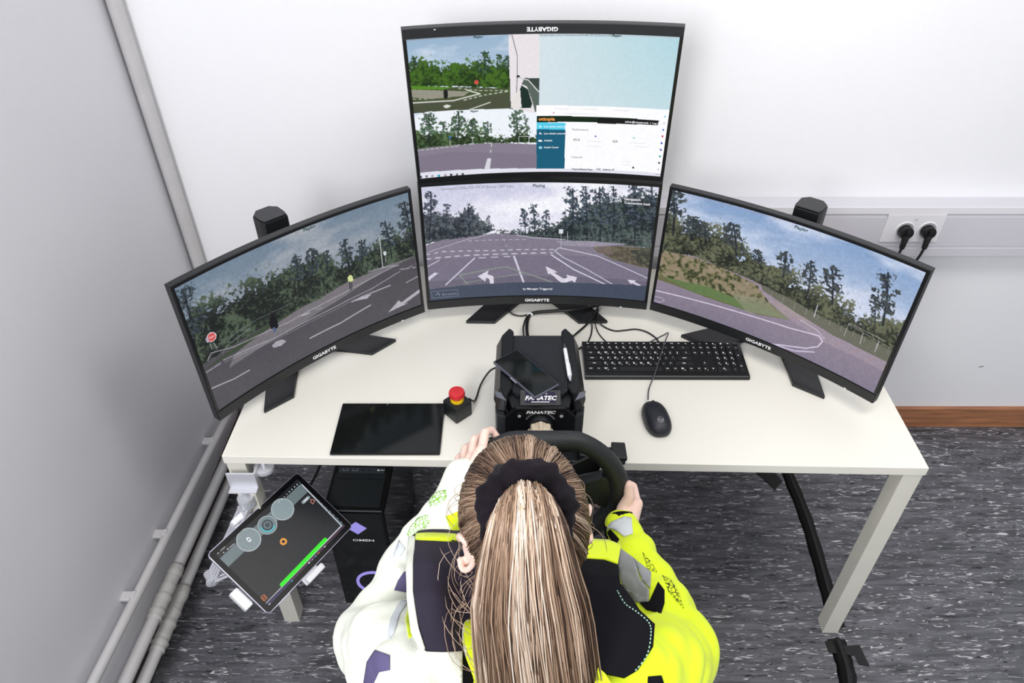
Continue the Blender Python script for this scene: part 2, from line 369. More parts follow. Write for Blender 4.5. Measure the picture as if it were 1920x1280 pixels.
    def attach(s, me):
        c = np.ones((s.H * s.W, 4), np.float32); c[:, :3] = lin(s.a.clip(0, 1)).reshape(-1, 3)
        at = me.color_attributes.new('paint', 'FLOAT_COLOR', 'POINT'); at.data.foreach_set('color', c.ravel())
def grid_mesh(name, W, H, fn):
    V = [fn((i + .5) / W, (j + .5) / H) for j in range(H) for i in range(W)]
    # stretch the outermost vertices to the exact border
    for j in range(H):
        for i in (0, W - 1): V[j * W + i] = fn(0 if i == 0 else 1, (j + .5) / H)
    for i in range(W):
        for j in (0, H - 1): V[j * W + i] = fn(i / (W - 1), 0 if j == 0 else 1)
    ii, jj = np.meshgrid(np.arange(W - 1), np.arange(H - 1)); a = (jj * W + ii).ravel()
    Fc = np.stack([a, a + W, a + W + 1, a + 1], 1)
    me = bpy.data.meshes.new(name); me.from_pydata([tuple(v) for v in V], [], Fc.tolist()); me.update(); return me
# ------------------------------------------------------------------ curved monitors
RC = 1.5; SW, SH = .596, .336; MW, MH = .612, .3715
SCREEN = attr_mat('lit_display', .35, True, 1.0)
def emit_mat(name, c, s=1.0): return mat(name, (.01, .01, .01), .5, emit=c, es=s)
class Mon:
    def __init__(s, label, M, yaw, tilt=-.055, flip=False, zbase=.769, group='curved monitors', roll=0):
        s.flip = flip; s.M = Vector((M[0], M[1], zbase)); s.yaw = yaw
        s.t = thing('curved_monitor', label, 'monitor', (M[0], M[1], ZD), yaw, group)
        s.z0 = zbase - ZD
        s.R = Matrix.Translation((0, 0, s.z0)) @ Matrix.Rotation(tilt, 4, 'X') @ Matrix.Rotation(roll, 4, 'Y')      # panel frame in thing space
        s.W = Matrix.Translation((M[0], M[1], ZD)) @ Matrix.Rotation(yaw, 4, 'Z') @ s.R
        s.Wi = s.W.inverted()
        s.sz0 = (MH - .027 - SH) if not flip else .012
        s.sz0 = .027 if not flip else .0130
    def pt(s, a, z, d=0):                      # arc length a, height z, depth d behind the glass
        r = RC + d; return s.R @ Vector((r * math.sin(a / RC), r * math.cos(a / RC) - RC, z))
    def tf(s, u, v):                           # photo point -> picture coordinates on the curved glass
        o = s.Wi @ CAM; d = (s.Wi.to_3x3() @ ray(u, v)); oy = o.y + RC
        A = d.x ** 2 + d.y ** 2; B = 2 * (o.x * d.x + oy * d.y); Cc = o.x ** 2 + oy ** 2 - RC ** 2
        t_ = (-B + math.sqrt(max(0, B * B - 4 * A * Cc))) / (2 * A); p = o + d * t_
        return (.5 + RC * math.atan2(p.x, p.y + RC) / SW, 1 - (p.z - s.sz0) / SH)
    def slab(s, name, a0, a1, z0, z1, d0, d1, m, n=24, bev=0, taper=0):
        bm = bmesh.new(); cols = []
        for i in range(n + 1):
            a = a0 + (a1 - a0) * i / n
            cols.append([bm.verts.new(s.pt(a * (1 - (taper if d == d1 else 0)), z, d)) for z, d in ((z0, d0), (z1, d0), (z1 - (taper * .1 if d1 else 0), d1), (z0 + taper * .1, d1))])
        for i in range(n):
            A, B = cols[i], cols[i + 1]
            for k in range(4): bm.faces.new((A[k], B[k], B[(k + 1) % 4], A[(k + 1) % 4]))
        bm.faces.new(cols[0][::-1]); bm.faces.new(cols[-1])
        if bev:
            es = [e for e in bm.edges if e.calc_face_angle(0) > .6]
            bmesh.ops.bevel(bm, geom=es, offset=bev, segments=2, affect='EDGES', profile=.6)
        return obj(name, bm, m, s.t, True, 35)
    def build(s, pic, stand=True):
        s.slab('housing', -MW / 2, MW / 2, 0, MH, .0012, .02, BLACK, bev=.0025)
        s.slab('rear_cover', -MW * .36, MW * .36, .06, MH - .06, .02, .05, BLACK, taper=.12)
        zt = s.sz0 + SH
        bm = bmesh.new(); ex = []
        ch = (0, s.sz0 - .0015) if not s.flip else (zt + .0015, MH)
        s.slab('chin', -MW / 2 + .001, MW / 2 - .001, ch[0] + .0008, ch[1] - .0003, -.0022, .0012, BLACK, bev=.0008)
        tp = (zt + .0015, MH) if not s.flip else (0, s.sz0 - .0015)
        s.slab('bezel', -MW / 2 + .0008, MW / 2 - .0008, tp[0], tp[1] - .0006, -.0012, .0012, BLACK2)
        for sg in (-1, 1):
            a = sorted((sg * (SW / 2 + .001), sg * (MW / 2 - .0008))); s.slab('bezel', a[0], a[1], s.sz0 - .001, zt + .001, -.0012, .0012, BLACK2, n=1)
        me = grid_mesh('display', pic.W, pic.H, lambda u, v: s.pt((u - .5) * SW, s.sz0 + (1 - v) * SH, .0008))
        pic.attach(me); s.scr = link('display', me, SCREEN, s.t, True)
        zc = .0125 if not s.flip else zt + .0115; k = -1 if s.flip else 1
        text('logo', 'GIGABYTE', .0125, INK, s.t, lambda x, y: s.pt(k * x, zc + k * y, -.0026), .03, 0, 1.18)
        bm = bmesh.new(); q = s.pt(k * .235, ch[0] + .002 if not s.flip else ch[1] - .004, -.0024); box(bm, q, (.004, .0015, .0012)); obj('power_light', bm, emit_mat('power_led', (1, 1, 1), 1.5), s.t)
        if stand:
            for sg in (-1, 1):
                bm = bmesh.new()
                P = [(sg * .118, -.032), (sg * .2, -.030), (sg * .125, .088), (sg * .03, .158), (sg * -.004, .158), (sg * .0, .10), (sg * .052, .062)]
                if sg < 0: P = P[::-1]
                prism(bm, P, .0005, .011, bev=.002); obj('stand_foot', bm, FOOT, s.t, False)
            bm = bmesh.new(); N_ = [(-.03, .1), (.03, .1), (.034, .118), (.034, .15), (.018, .168), (-.018, .168), (-.034, .15), (-.034, .118)]
            prism(bm, N_, .009, .406, bev=.002); obj('stand_neck', bm, BLACK, s.t)
            bm = bmesh.new(); prism(bm, [(x * .93, .134 + (y - .134) * .93) for x, y in N_], .4065, .410, bev=.001); nc = obj('neck_cap', bm, FOOT, s.t)
            bm = bmesh.new(); box(bm, (0, .085, s.z0 + .19), (.11, .06, .11), bev=.006); obj('mount_block', bm, BLACK, s.t)
    def caption(s, name, string, px, size, m, bold=0, al='c', wide=1):
        u, v = s.tf(*px); a0 = (u - .5) * SW; z0 = s.sz0 + (1 - v) * SH
        V, _ = glyphs(string, bold); xm = min(q.x for q in V) * size * wide if al == 'l' else 0
        return text(name, string, size, m, s.t, lambda x, y: s.pt(a0 + x - xm, z0 + y, .0003), bold, 0, wide)
W_, H_ = 480, 270
def mon_frame(A, B):
    A = Vector(A); B = Vector(B); d = (B - A).normalized(); n = Vector((-d.y, d.x)); c = (A + B) / 2 + n * .031
    return (c.x, c.y), math.atan2(d.y, d.x)
Mc, yc = mon_frame((-.232, 1.622), (.372, 1.622)); Ml, yl = mon_frame((-.682, 1.188), (-.238, 1.616)); Mr, yr = mon_frame((.383, 1.624), (.860, 1.249))
GREEN = emit_mat('caption_green', rgb(10, 62, 60)); FAINT = emit_mat('caption_faint', rgb(120, 124, 134)); WHT = emit_mat('caption_white', rgb(240, 240, 245))
BLK = emit_mat('caption_black', rgb(20, 22, 30)); GRY = emit_mat('caption_grey', rgb(150, 150, 165))
# ---- centre picture
mc = Mon('curved monitor facing the wheel, centre of the lower row', Mc, yc)
p = Pic(W_, H_, (120, 115, 125), mc.tf)
p.sky((205, 205, 228), (238, 236, 246), (250, 250, 255), 11, .8)
ground = [(795, 462), (830, 448), (900, 440), (940, 436), (1000, 441), (1060, 450), (1130, 452), (1200, 462), (1240, 470), (1240, 600), (780, 600)]
p.poly(ground, (128, 122, 138)); p.poly([(790, 490), (1230, 490), (1230, 600), (780, 600)], (118, 112, 130)); p.poly([(790, 530), (1230, 530), (1230, 600), (780, 600)], (106, 101, 118))
p.trees([(785, 395), (850, 405), (880, 388), (900, 410), (925, 425), (950, 428)], [(785, 462), (830, 450), (900, 442), (925, 432), (950, 432)], (38, 44, 52), (96, 104, 108), 21, .05, reach=.06, xr=[(780, 420), (928, 420)])
for a in [((805, 450), (808, 362), .085), ((880, 440), (878, 388), .07), ((835, 445), (838, 385), .05), ((915, 437), (915, 405), .03)]: p.tree(a[0], a[1], a[2], (34, 38, 48), (96, 104, 118), int(a[0][0]))
p.trees([(925, 434), (980, 428), (1040, 415), (1070, 395), (1100, 380), (1130, 370), (1170, 360), (1200, 355), (1240, 350)], [(925, 437), (980, 441), (1060, 450), (1120, 456), (1240, 468)], (30, 38, 42), (84, 98, 94), 31, .06, reach=.09, xr=[(925, 430), (1250, 430)])
for a in [((985, 438), (982, 392), .05), ((1003, 438), (1000, 385), .06), ((1022, 440), (1025, 395), .045), ((1072, 448), (1074, 355), .1), ((1100, 450), (1098, 350), .07), ((1125, 450), (1124, 352), .09), ((1150, 452), (1150, 350), .08), ((1190, 455), (1190, 346), .1), ((1222, 455), (1222, 348), .08)]: p.tree(a[0], a[1], a[2], (30, 36, 48), (84, 98, 110), int(a[0][0]) + 3)
p.line([(968, 441), (1000, 446), (1060, 449)], 3, (190, 190, 200)); p.line([(1000, 441), (1060, 444), (1230, 452)], 1.5, (120, 120, 125))
for x in range(1065, 1235, 16): p.line([(x, 452 + (x - 1065) * .05), (x, 440 + (x - 1065) * .02)], 1.2, (150, 150, 160), .7)
p.poly([(1040, 452), (1100, 452), (1180, 458), (1110, 463), (1060, 461)], (150, 144, 160))
p.poly([(1115, 467), (1150, 461), (1235, 468), (1235, 508), (1200, 500), (1150, 487)], (84, 76, 66)); p.poly([(1180, 470), (1235, 462), (1235, 512), (1195, 492)], (60, 62, 54))
p.poly([(1112, 464), (1145, 461), (1150, 478), (1120, 474)], (112, 98, 94))
p.put(p.inside(p.uv([(1112, 462), (1235, 462), (1235, 512), (1140, 485)])) * ((fbm(W_, H_, 80, 5, 3) - .45) * 6).clip(0, 1), (120, 118, 96), .6)
WL = (208, 204, 222)
p.line([(928, 437), (880, 448), (800, 474)], 2, WL); p.line([(940, 437), (946, 452), (950, 462)], 1.5, WL, 1, dash=(.03, .015))
p.line([(878, 452), (990, 449)], 2.5, WL, .9, dash=(.03, .016)); p.line([(798, 478), (830, 472), (920, 470), (1045, 468)], 4, WL, 1, dash=(.037, .02))
p.line([(798, 486), (860, 480), (960, 476), (1036, 474)], 5, WL, 1, dash=(.043, .025)); p.line([(898, 484), (956, 481)], 4, WL, 1, dash=(.055, .032))
p.line([(890, 484), (836, 534)], 6, WL); p.line([(964, 481), (982, 530)], 9, WL); p.line([(1034, 478), (1075, 505), (1136, 534)], 6, WL)
p.line([(1050, 464), (1040, 470), (1055, 482), (1100, 505), (1150, 534)], 4, WL); p.line([(1050, 465), (1120, 480), (1225, 527)], 4, WL)
p.line([(824, 488), (798, 502)], 4, WL); p.poly([(800, 522), (815, 511), (822, 512), (802, 528)], WL)
p.line([(862, 516), (948, 500), (1035, 529)], 7, (140, 150, 140), .75); p.line([(870, 531), (980, 513)], 6, (140, 150, 140), .6); p.line([(862, 516), (876, 532)], 7, (140, 150, 140), .7)
AR = (218, 212, 226)
p.poly([(896, 518), (916, 507), (914, 514), (925, 518), (926, 532), (919, 532), (917, 522), (911, 521), (910, 528)], AR)
p.poly([(1023, 499), (1045, 510), (1039, 512), (1058, 523), (1064, 520), (1062, 515), (1082, 520), (1078, 530), (1072, 526), (1060, 530), (1052, 530), (1032, 513), (1028, 514)], AR)
p.poly([(1177, 525), (1192, 526), (1190, 529), (1202, 535), (1196, 536), (1186, 531), (1182, 532)], AR)
for q in [((1052, 467), (1052, 432)), ((976, 441), (977, 432)), ((1064, 452), (1064, 434))]: p.line(q, 2, (190, 195, 205))
p.poly([(1048, 430), (1056, 430), (1056, 438), (1048, 438)], (215, 220, 230)); p.poly([(932, 433), (938, 433), (937, 439), (931, 439)], (225, 225, 232)); p.poly([(960, 434), (966, 434), (966, 439), (960, 439)], (80, 85, 95))
p.poly([(802, 543), (900, 533), (1010, 529), (1120, 532), (1225, 537), (1225, 580), (790, 580)], (66, 74, 92))
p.line([(808, 547), (858, 543), (860, 555), (811, 559), (808, 547)], 2, (130, 140, 155)); p.line([(817, 553), (822, 549), (824, 554)], 2, (190, 195, 205))
p.line([(1147, 375), (1150, 370), (1157, 371), (1160, 377), (1149, 378)], 2.2, (235, 240, 250)); p.line([(1147, 368), (1161, 379)], 2.2, (235, 240, 250))
p.poly([(788, 372), (795, 368), (800, 374), (793, 379)], (225, 225, 235), .7)
p.noise(.10); p.a[:, :] *= 1.0
mc.build(p)
mc.caption('caption', 'Resolution:1300x720 FPS:29 Bitrate:1287 State:', (827, 355), .0105, FAINT, 0, 'l', .92)
mc.caption('caption', 'Playing', (999, 348), .0115, GREEN, .02, 'l'); mc.caption('caption', 'Navigation', (1171, 373), .0095, WHT, .02, 'l'); mc.caption('caption', 'Connection Lost', (1171, 380), .0095, WHT, .02, 'l')
mc.caption('caption', 'by Manager Triggered', (1008, 541.5), .0092, WHT, .01); mc.caption('caption', 'End session', (843, 551), .0088, GRY, 0)
# ---- left picture
ml = Mon('curved monitor angled in on the left, showing a grey road with two people', Ml, yl, -.032)
p = Pic(W_, H_, (70, 70, 76), ml.tf)
p.sky((112, 130, 148), (158, 164, 172), (164, 168, 176), 41, .9)
p.poly([(360, 680), (430, 640), (520, 590), (620, 545), (700, 515), (790, 470), (830, 460), (830, 600), (400, 820)], (78, 76, 82))
p.poly([(440, 665), (520, 600), (640, 530), (700, 500), (780, 480), (720, 508), (640, 560), (560, 610), (430, 690)], (116, 112, 118))
p.poly([(375, 700), (470, 630), (540, 585), (660, 525), (560, 580), (450, 655)], (60, 72, 54)); p.poly([(500, 600), (590, 555), (680, 512), (720, 500), (640, 530), (560, 575)], (52, 74, 44))
p.trees([(325, 590), (370, 572), (420, 548), (470, 525), (520, 505), (560, 485), (600, 470), (625, 492), (650, 475), (700, 455), (760, 430), (790, 400)], [(325, 670), (370, 690), (430, 652), (500, 610), (600, 560), (640, 535), (720, 500), (790, 476)], (26, 32, 30), (80, 94, 76), 51, .06, reach=.1)
for a in [((368, 660), (345, 545), .13), ((560, 550), (555, 480), .07), ((585, 535), (585, 468), .09), ((615, 520), (612, 470), .05), ((655, 510), (645, 452), .08), ((680, 500), (678, 450), .07), ((735, 485), (722, 415), .08), ((775, 470), (758, 380), .11)]: p.tree(a[0], a[1], a[2], (26, 30, 36), (70, 82, 88), int(a[0][0]))
p.line([(392, 672), (420, 640), (480, 600), (540, 572)], 3, (120, 116, 124), .7)
GL = (176, 172, 182)
p.line([(390, 676), (396, 662), (440, 650), (540, 605), (640, 552), (700, 520), (738, 500), (748, 497), (720, 501), (690, 510)], 4, GL, .8)
p.line([(420, 675), (520, 632), (620, 580), (700, 540), (745, 512)], 4, GL, .8); p.line([(422, 679), (520, 636), (620, 585), (700, 545)], 2, GL, .7)
p.line([(418, 662), (426, 648), (470, 615)], 3, GL, .6)
p.line([(398, 728), (440, 710), (468, 694)], 5, GL); p.line([(582, 634), (640, 605), (695, 572)], 6, GL); p.line([(565, 592), (580, 587)], 5, GL)
p.line([(660, 566), (700, 548), (732, 535)], 5, GL); p.poly([(664, 565), (680, 555), (697, 552), (688, 560), (676, 562)], GL)
p.line([(762, 530), (788, 516)], 4, GL); p.poly([(728, 586), (748, 563), (753, 567), (790, 540), (792, 545), (758, 570), (766, 568)], GL); p.poly([(510, 648), (518, 640), (530, 636), (537, 640), (528, 648), (514, 652)], (165, 162, 172))
p.poly([(588, 579), (600, 574), (608, 576), (598, 582)], (130, 126, 134)); p.line([(388, 698), (400, 690)], 5, GL, .8); p.line([(403, 688), (414, 681)], 5, GL, .8)
p.line([(750, 505), (790, 500)], 5, GL, .8, dash=(.03, .02)); p.line([(745, 512), (790, 490)], 4, GL, .7, dash=(.03, .018))
p.line([(712, 446), (718, 502)], 3.2, (215, 218, 224)); p.line([(722, 474), (724, 492)], 2, (190, 190, 200)); p.poly([(719, 472), (724, 471), (725, 478), (720, 479)], (215, 218, 224))
p.line([(394, 644), (398, 655)], 2.5, (170, 170, 176)); p.line([(401, 642), (407, 652)], 2.5, (170, 170, 176))
sp = p.uv([(397, 632)])[0]; d = np.hypot((p.X - sp[0]) * 480, (p.Y - sp[1]) * 270)
p.put((d < 9.5).astype(float), (205, 85, 85)); p.put(((d < 9.5) & (d > 8.2)).astype(float), (230, 215, 220)); p.poly([(386, 634), (391, 632), (393, 641), (388, 643)], (170, 165, 180))
p.poly([(506, 600), (509, 592), (515, 593), (520, 600), (523, 612), (519, 616), (509, 617), (505, 608)], (14, 15, 20)); p.poly([(507, 587), (512, 585), (515, 588), (513, 594), (508, 593)], (24, 20, 24)); p.line([(514, 616), (516, 620)], 12, (78, 98, 130))
p.poly([(652, 522), (655, 516), (660, 516), (663, 524), (661, 529), (654, 529)], (206, 214, 150)); p.poly([(655, 512), (659, 511), (660, 516), (656, 516)], (60, 50, 50)); p.line([(656, 528), (657, 543)], 4.5, (26, 28, 38)); p.line([(660, 528), (660, 543)], 3.5, (26, 28, 38))
p.noise(.12); ml.build(p)
ml.caption('caption', 'Resolution:1300x720 FPS:30 Bitrate:1543 State:', (395, 504), .0105, emit_mat('faint_dark', rgb(96, 106, 122)), 0, 'l', .92)
ml.caption('caption', 'Playing', (569, 432), .0115, GREEN, .03, 'l'); ml.caption('sign_lettering', 'STOP', (397, 632), .0045, WHT, .02)
# ---- right picture
mr = Mon('curved monitor angled in on the right, showing a bend with grass verge', Mr, yr, -.032)
p = Pic(W_, H_, (140, 118, 138), mr.tf)
p.sky((132, 160, 200), (206, 214, 232), (216, 222, 240), 61, .75)
p.poly([(1225, 460), (1300, 470), (1420, 515), (1540, 575), (1620, 612), (1710, 655), (1680, 790), (1210, 600)], (148, 134, 150))
p.put(((p.Y - .6) * 2.4).clip(0, 1) * p.inside(p.uv([(1225, 520), (1300, 535), (1420, 570), (1540, 575), (1620, 612), (1710, 655), (1680, 790), (1210, 600)])), (122, 116, 134), .8)
p.poly([(1415, 538), (1430, 545), (1500, 585), (1560, 620), (1690, 690), (1665, 700), (1540, 640), (1480, 598), (1440, 580)], (154, 140, 154)); p.poly([(1440, 560), (1480, 575), (1530, 612), (1470, 590)], (160, 146, 150))
p.poly([(1425, 530), (1480, 555), (1540, 590), (1620, 627), (1700, 668), (1690, 694), (1640, 668), (1560, 628), (1490, 585), (1430, 545)], (104, 104, 92))
p.trees([(1250, 395), (1285, 425), (1310, 410), (1350, 435), (1400, 465), (1440, 490), (1500, 520), (1560, 555), (1620, 590), (1690, 610)], [(1230, 470), (1300, 480), (1360, 505), (1415, 528), (1480, 560), (1540, 595), (1620, 632), (1690, 668)], (34, 38, 30), (104, 108, 84), 71, .06, reach=.1)
for a in [((1262, 440), (1262, 352), .14), ((1295, 450), (1300, 408), .12), ((1325, 465), (1320, 415), .06), ((1380, 480), (1375, 420), .1), ((1360, 470), (1362, 425), .04), ((1425, 500), (1420, 470), .07), ((1468, 520), (1472, 472), .09), ((1515, 550), (1520, 490), .08), ((1560, 570), (1560, 500), .11), ((1655, 610), (1665, 512), .12), ((1640, 615), (1640, 555), .05)]: p.tree(a[0], a[1], a[2], (30, 36, 46), (78, 86, 84), int(a[0][0]))
p.poly([(1232, 470), (1300, 482), (1360, 505), (1415, 532), (1440, 565), (1480, 600), (1420, 590), (1330, 560), (1228, 522)], (104, 104, 70))
ms = p.inside(p.uv([(1232, 468), (1300, 482), (1370, 510), (1420, 535), (1445, 570), (1400, 568), (1310, 535), (1228, 515)])); nn = fbm(W_, H_, 60, 8, 4)
p.put(ms * ((nn - .42) * 7).clip(0, 1), (146, 132, 110)); p.put(ms * ((.42 - nn) * 9).clip(0, 1), (58, 62, 40))
p.poly([(1235, 515), (1262, 524), (1330, 538), (1380, 560), (1440, 580), (1480, 598), (1400, 582), (1300, 548)], (98, 120, 74))
p.put(p.inside(p.uv([(1370, 550), (1430, 560), (1482, 600), (1400, 585)])).astype(float), (138, 140, 118), .7)
WL = (226, 216, 236)
p.line([(1226, 544), (1300, 562), (1400, 590), (1480, 615), (1536, 630), (1542, 640), (1533, 650), (1510, 653), (1430, 643)], 4.5, WL); p.line([(1500, 600), (1530, 618), (1546, 636)], 3, WL, .7); p.line([(1450, 646), (1490, 658), (1526, 660)], 7, (196, 182, 208))
p.line([(1228, 556), (1240, 558), (1246, 564), (1236, 567), (1228, 563)], 3, WL, .7)
for x in range(1290, 1700, 22):
    yy = 486 + (x - 1290) * .47; p.line([(x, yy), (x + 3, yy - 11)], 1.6, (200, 196, 200), .55)
p.line([(1526, 594), (1533, 572)], 3, (225, 225, 232)); p.line([(1582, 630), (1592, 606), (1660, 640)], 2, (210, 208, 214), .8); p.line([(1590, 608), (1668, 652)], 1.4, (200, 200, 206), .8); p.line([(1612, 645), (1618, 624)], 2, (215, 215, 220)); p.line([(1640, 660), (1648, 640)], 2, (215, 215, 220))
p.noise(.10); mr.build(p)
mr.caption('caption', 'right_side Resolution:1300x720 FPS:29 Bitrate:1481 State:', (1293, 366), .0105, emit_mat('faint_blue', rgb(156, 160, 184)), 0, 'l', .92)
mr.caption('caption', 'Playing', (1490, 425), .0115, GREEN, .03, 'l')
# ---- top picture (monitor hung upside down)
mt = Mon('upside-down curved monitor mounted above the others, split into four views', ((-.2375 + .378) / 2, 1.678), 0, .045, True, 1.1455, roll=-.010)
p = Pic(W_, H_, (235, 238, 245), mt.tf)
full = np.ones((H_, W_))
Q1 = [(745, 60), (955, 50), (960, 200), (960, 207), (780, 213)]
p.sky((150, 178, 204), (226, 232, 244), (244, 245, 252), 81, .8)
p.trees([(750, 118), (790, 112), (830, 120), (870, 118), (900, 112), (930, 118), (960, 110)], [(750, 162), (800, 163), (870, 162), (960, 168)], (24, 48, 10), (66, 104, 28), 91, .05, reach=.08, xr=[(740, 130), (958, 130)])
for a in [((778, 130), (777, 108), .05), ((908, 150), (908, 98), .07), ((938, 140), (936, 102), .04), ((950, 140), (952, 104), .04)]: p.tree(a[0], a[1], a[2], (24, 46, 34), (70, 100, 60), int(a[0][0]))
p.poly([(750, 161), (830, 163), (960, 167), (962, 205), (760, 214)], (70, 82, 50)); p.poly([(750, 168), (830, 170), (880, 172), (870, 180), (810, 186), (760, 182)], (148, 146, 132)); p.poly([(760, 161), (850, 164), (830, 168), (760, 168)], (84, 136, 30))
p.poly([(762, 192), (860, 186), (960, 176), (960, 206), (762, 214)], (72, 78, 58)); WL = (214, 216, 208)
p.line([(765, 194), (850, 189), (900, 176), (875, 169)], 5, WL); p.line([(880, 206), (919, 192)], 4, WL); p.poly([(831, 199), (838, 196), (846, 198), (842, 202), (835, 203)], WL); p.line([(860, 166), (900, 170), (955, 170)], 3, WL, .9, dash=(.02, .012)); p.line([(870, 188), (910, 178), (955, 171)], 4, WL, .9, dash=(.02, .012)); p.line([(765, 186), (800, 186)], 3, WL, .8, dash=(.02, .012))
p.poly([(831, 172), (834, 167), (839, 170), (840, 180), (838, 186), (832, 184)], (12, 20, 18)); sp = p.uv([(893.5, 154.5)])[0]; d = np.hypot((p.X - sp[0]) * 480, (p.Y - sp[1]) * 270); p.put((d < 4).astype(float), (210, 80, 70)); p.line([(895, 158), (895, 166)], 1.5, (200, 200, 200))
p.poly([(953, 60), (1011, 60), (1011, 205), (1000, 212), (958, 203), (955, 120)], (232, 226, 230)); p.line([(960, 66), (970, 105), (970, 145), (968, 180)], 2, (40, 44, 52))
p.poly([(983, 147), (1011, 146), (1011, 210), (1003, 210), (998, 190), (988, 162), (978, 158)], (86, 100, 92)); p.poly([(984, 146), (1011, 148), (1011, 170), (995, 160)], (54, 66, 60)); p.poly([(978, 160), (990, 168), (998, 195), (995, 203), (975, 203), (974, 170)], (20, 44, 38)); p.poly([(964, 180), (975, 165), (978, 202), (958, 203)], (228, 224, 222)); p.poly([(968, 142), (974, 141), (975, 145), (969, 146)], (30, 30, 34)); p.line([(972, 146), (990, 150), (1010, 172)], 5, (205, 208, 208))
p.poly([(771, 222), (800, 210), (955, 204), (1000, 213), (1008, 214), (1008, 330), (785, 330)], (238, 243, 250))
p.poly([(1001, 60), (1300, 60), (1300, 215), (1011, 199), (1011, 60)], (200, 225, 232))
k = ((p.X - .5) * 2).clip(0, 1)[..., None] * (1 - p.Y[..., None]); msk = p.inside(p.uv([(1011, 55), (1300, 55), (1300, 215), (1011, 199)])); p.a = np.where(msk[..., None], np.array((212, 226, 232)) / 255. * (1 - k) + np.array((178, 214, 224)) / 255. * k, p.a)
lx = [(775, 248), (810, 240), (850, 242), (900, 244), (925, 250), (950, 250), (970, 240), (1007, 245)]
p.trees(lx, [(775, 282), (860, 272), (925, 268), (1007, 268)], (30, 46, 24), (92, 118, 74), 95, .05, reach=.06, xr=[(772, 240), (1007, 240)])
for a in [((805, 265), (803, 215), .08), ((830, 262), (832, 230), .05), ((858, 262), (860, 210), .08), ((885, 262), (885, 225), .06), ((914, 262), (914, 228), .045), ((970, 264), (967, 208), .07), ((990, 262), (984, 215), .035)]: p.tree(a[0], a[1], a[2], (34, 48, 40), (96, 122, 98), int(a[0][0]) + 7)
p.poly([(776, 280), (850, 273), (925, 268), (1007, 271), (1007, 330), (785, 332)], (134, 126, 142)); p.poly([(778, 295), (850, 285), (1007, 290), (1007, 330), (785, 332)], (127, 119, 136)); p.line([(922, 268), (920, 286)], 3.4, WL, 1, dash=(.03, .018)); p.poly([(914, 297), (921, 297), (918, 320), (907, 321)], (214, 212, 220)); p.line([(780, 283), (860, 274)], 3, WL, .9, dash=(.02, .013))
p.line([(973, 268), (973, 256), (992, 256), (992, 268)], 2, (225, 228, 230)); p.line([(844, 262), (844, 272)], 2, (200, 205, 210)); p.poly([(842, 256), (846, 256), (846, 260), (842, 260)], (50, 110, 190)); p.line([(886, 258), (886, 270)], 2, (225, 225, 225)); p.line([(883, 258), (889, 258)], 3, (240, 240, 240))
p.poly([(1006, 198), (1300, 210), (1300, 340), (1006, 330)], (252, 252, 255)); p.poly([(1006, 217.5), (1236, 226), (1234, 234.5), (1006, 229.5)], (8, 34, 14)); p.poly([(1120, 222), (1236, 226), (1234, 235), (1120, 232)], (10, 10, 12))
p.poly([(1006, 229.5), (1061, 231), (1059, 243.5), (1006, 242.5)], (84, 205, 236)); p.poly([(1006, 242.5), (1060, 243.5), (1058, 330), (1006, 320)], (18, 92, 120))
p.poly([(1010, 252), (1013, 247.5), (1016, 252)], (235, 240, 245)); p.poly([(1010, 266), (1016, 266), (1016, 263), (1010, 262)], (235, 240, 245)); p.poly([(1010, 275), (1016, 275), (1016, 279), (1010, 279)], (150, 215, 230)); p.poly([(1010, 239), (1013, 235), (1016, 239)], (230, 248, 255)); p.poly([(1035, 213), (1038, 210), (1040, 213)], (210, 20, 80))
for i, c in enumerate([(90, 190, 240), (200, 200, 210), (60, 120, 220), (210, 30, 70), (60, 70, 170), (70, 80, 160), (20, 160, 150), (40, 40, 60), (200, 200, 210), (150, 150, 160)]):
    x = 1247 - i * 1.6; yy = 219 + i * 12.4; p.poly([(x - 1.6, yy - 2), (x + 1.6, yy - 2), (x + 1.6, yy + 1.6), (x - 1.6, yy + 1.6)], c)
p.poly([(1115, 254.5), (1118, 254.5), (1118, 257), (1115, 257)], (70, 70, 190)); p.poly([(1187, 257.5), (1190, 257.5), (1190, 260), (1187, 260)], (90, 210, 150)); p.poly([(1185, 313), (1189, 313), (1189, 316), (1185, 316)], (60, 60, 90))
for (x, yy, l) in [(1100, 265, 30), (1100, 274, 28), (1180, 268, 30), (1190, 275, 26), (1040, 204, 26), (1095, 205, 26), (1150, 207, 28), (1060, 213, 60), (1165, 303, 16), (1165, 309, 16), (1080, 318, 20), (1190, 322, 24)]: p.line([(x, yy), (x + l, yy + l * .03)], 1.4, (196, 196, 210), .8)
p.poly([(775, 325), (900, 317), (1007, 316), (1120, 318), (1250, 326), (1250, 345), (775, 345)], (226, 226, 238))
for i, (x, c) in enumerate([(789, (60, 60, 80)), (800, (90, 90, 100)), (811, (150, 150, 165)), (823, (20, 150, 170)), (835, (160, 150, 150)), (846, (20, 20, 25)), (857, (80, 80, 90)), (868, (60, 60, 70))]):
    yy = 332 - i * .75; p.poly([(x - 2.2, yy - 2.2), (x + 2.2, yy - 2.4), (x + 2.2, yy + 1.8), (x - 2.2, yy + 2)], c, .9)
p.line([(758, 76), (850, 70), (958, 67)], 9, (170, 182, 200), .35); p.line([(1012, 66), (1270, 70)], 9, (188, 198, 208), .6)
p.noise(.03); mt.build(p, stand=False)
mt.caption('caption', 'StreamLeft_mirror Resolution:640x480 FPS:28 Bitrate:648 State:', (756, 75.5), .0072, FAINT, 0, 'l', .9)
mt.caption('caption', 'Playing', (888, 70), .0074, GREEN, .04, 'l'); mt.caption('caption', 'Playing', (882, 209), .007, GREEN, .04, 'l')
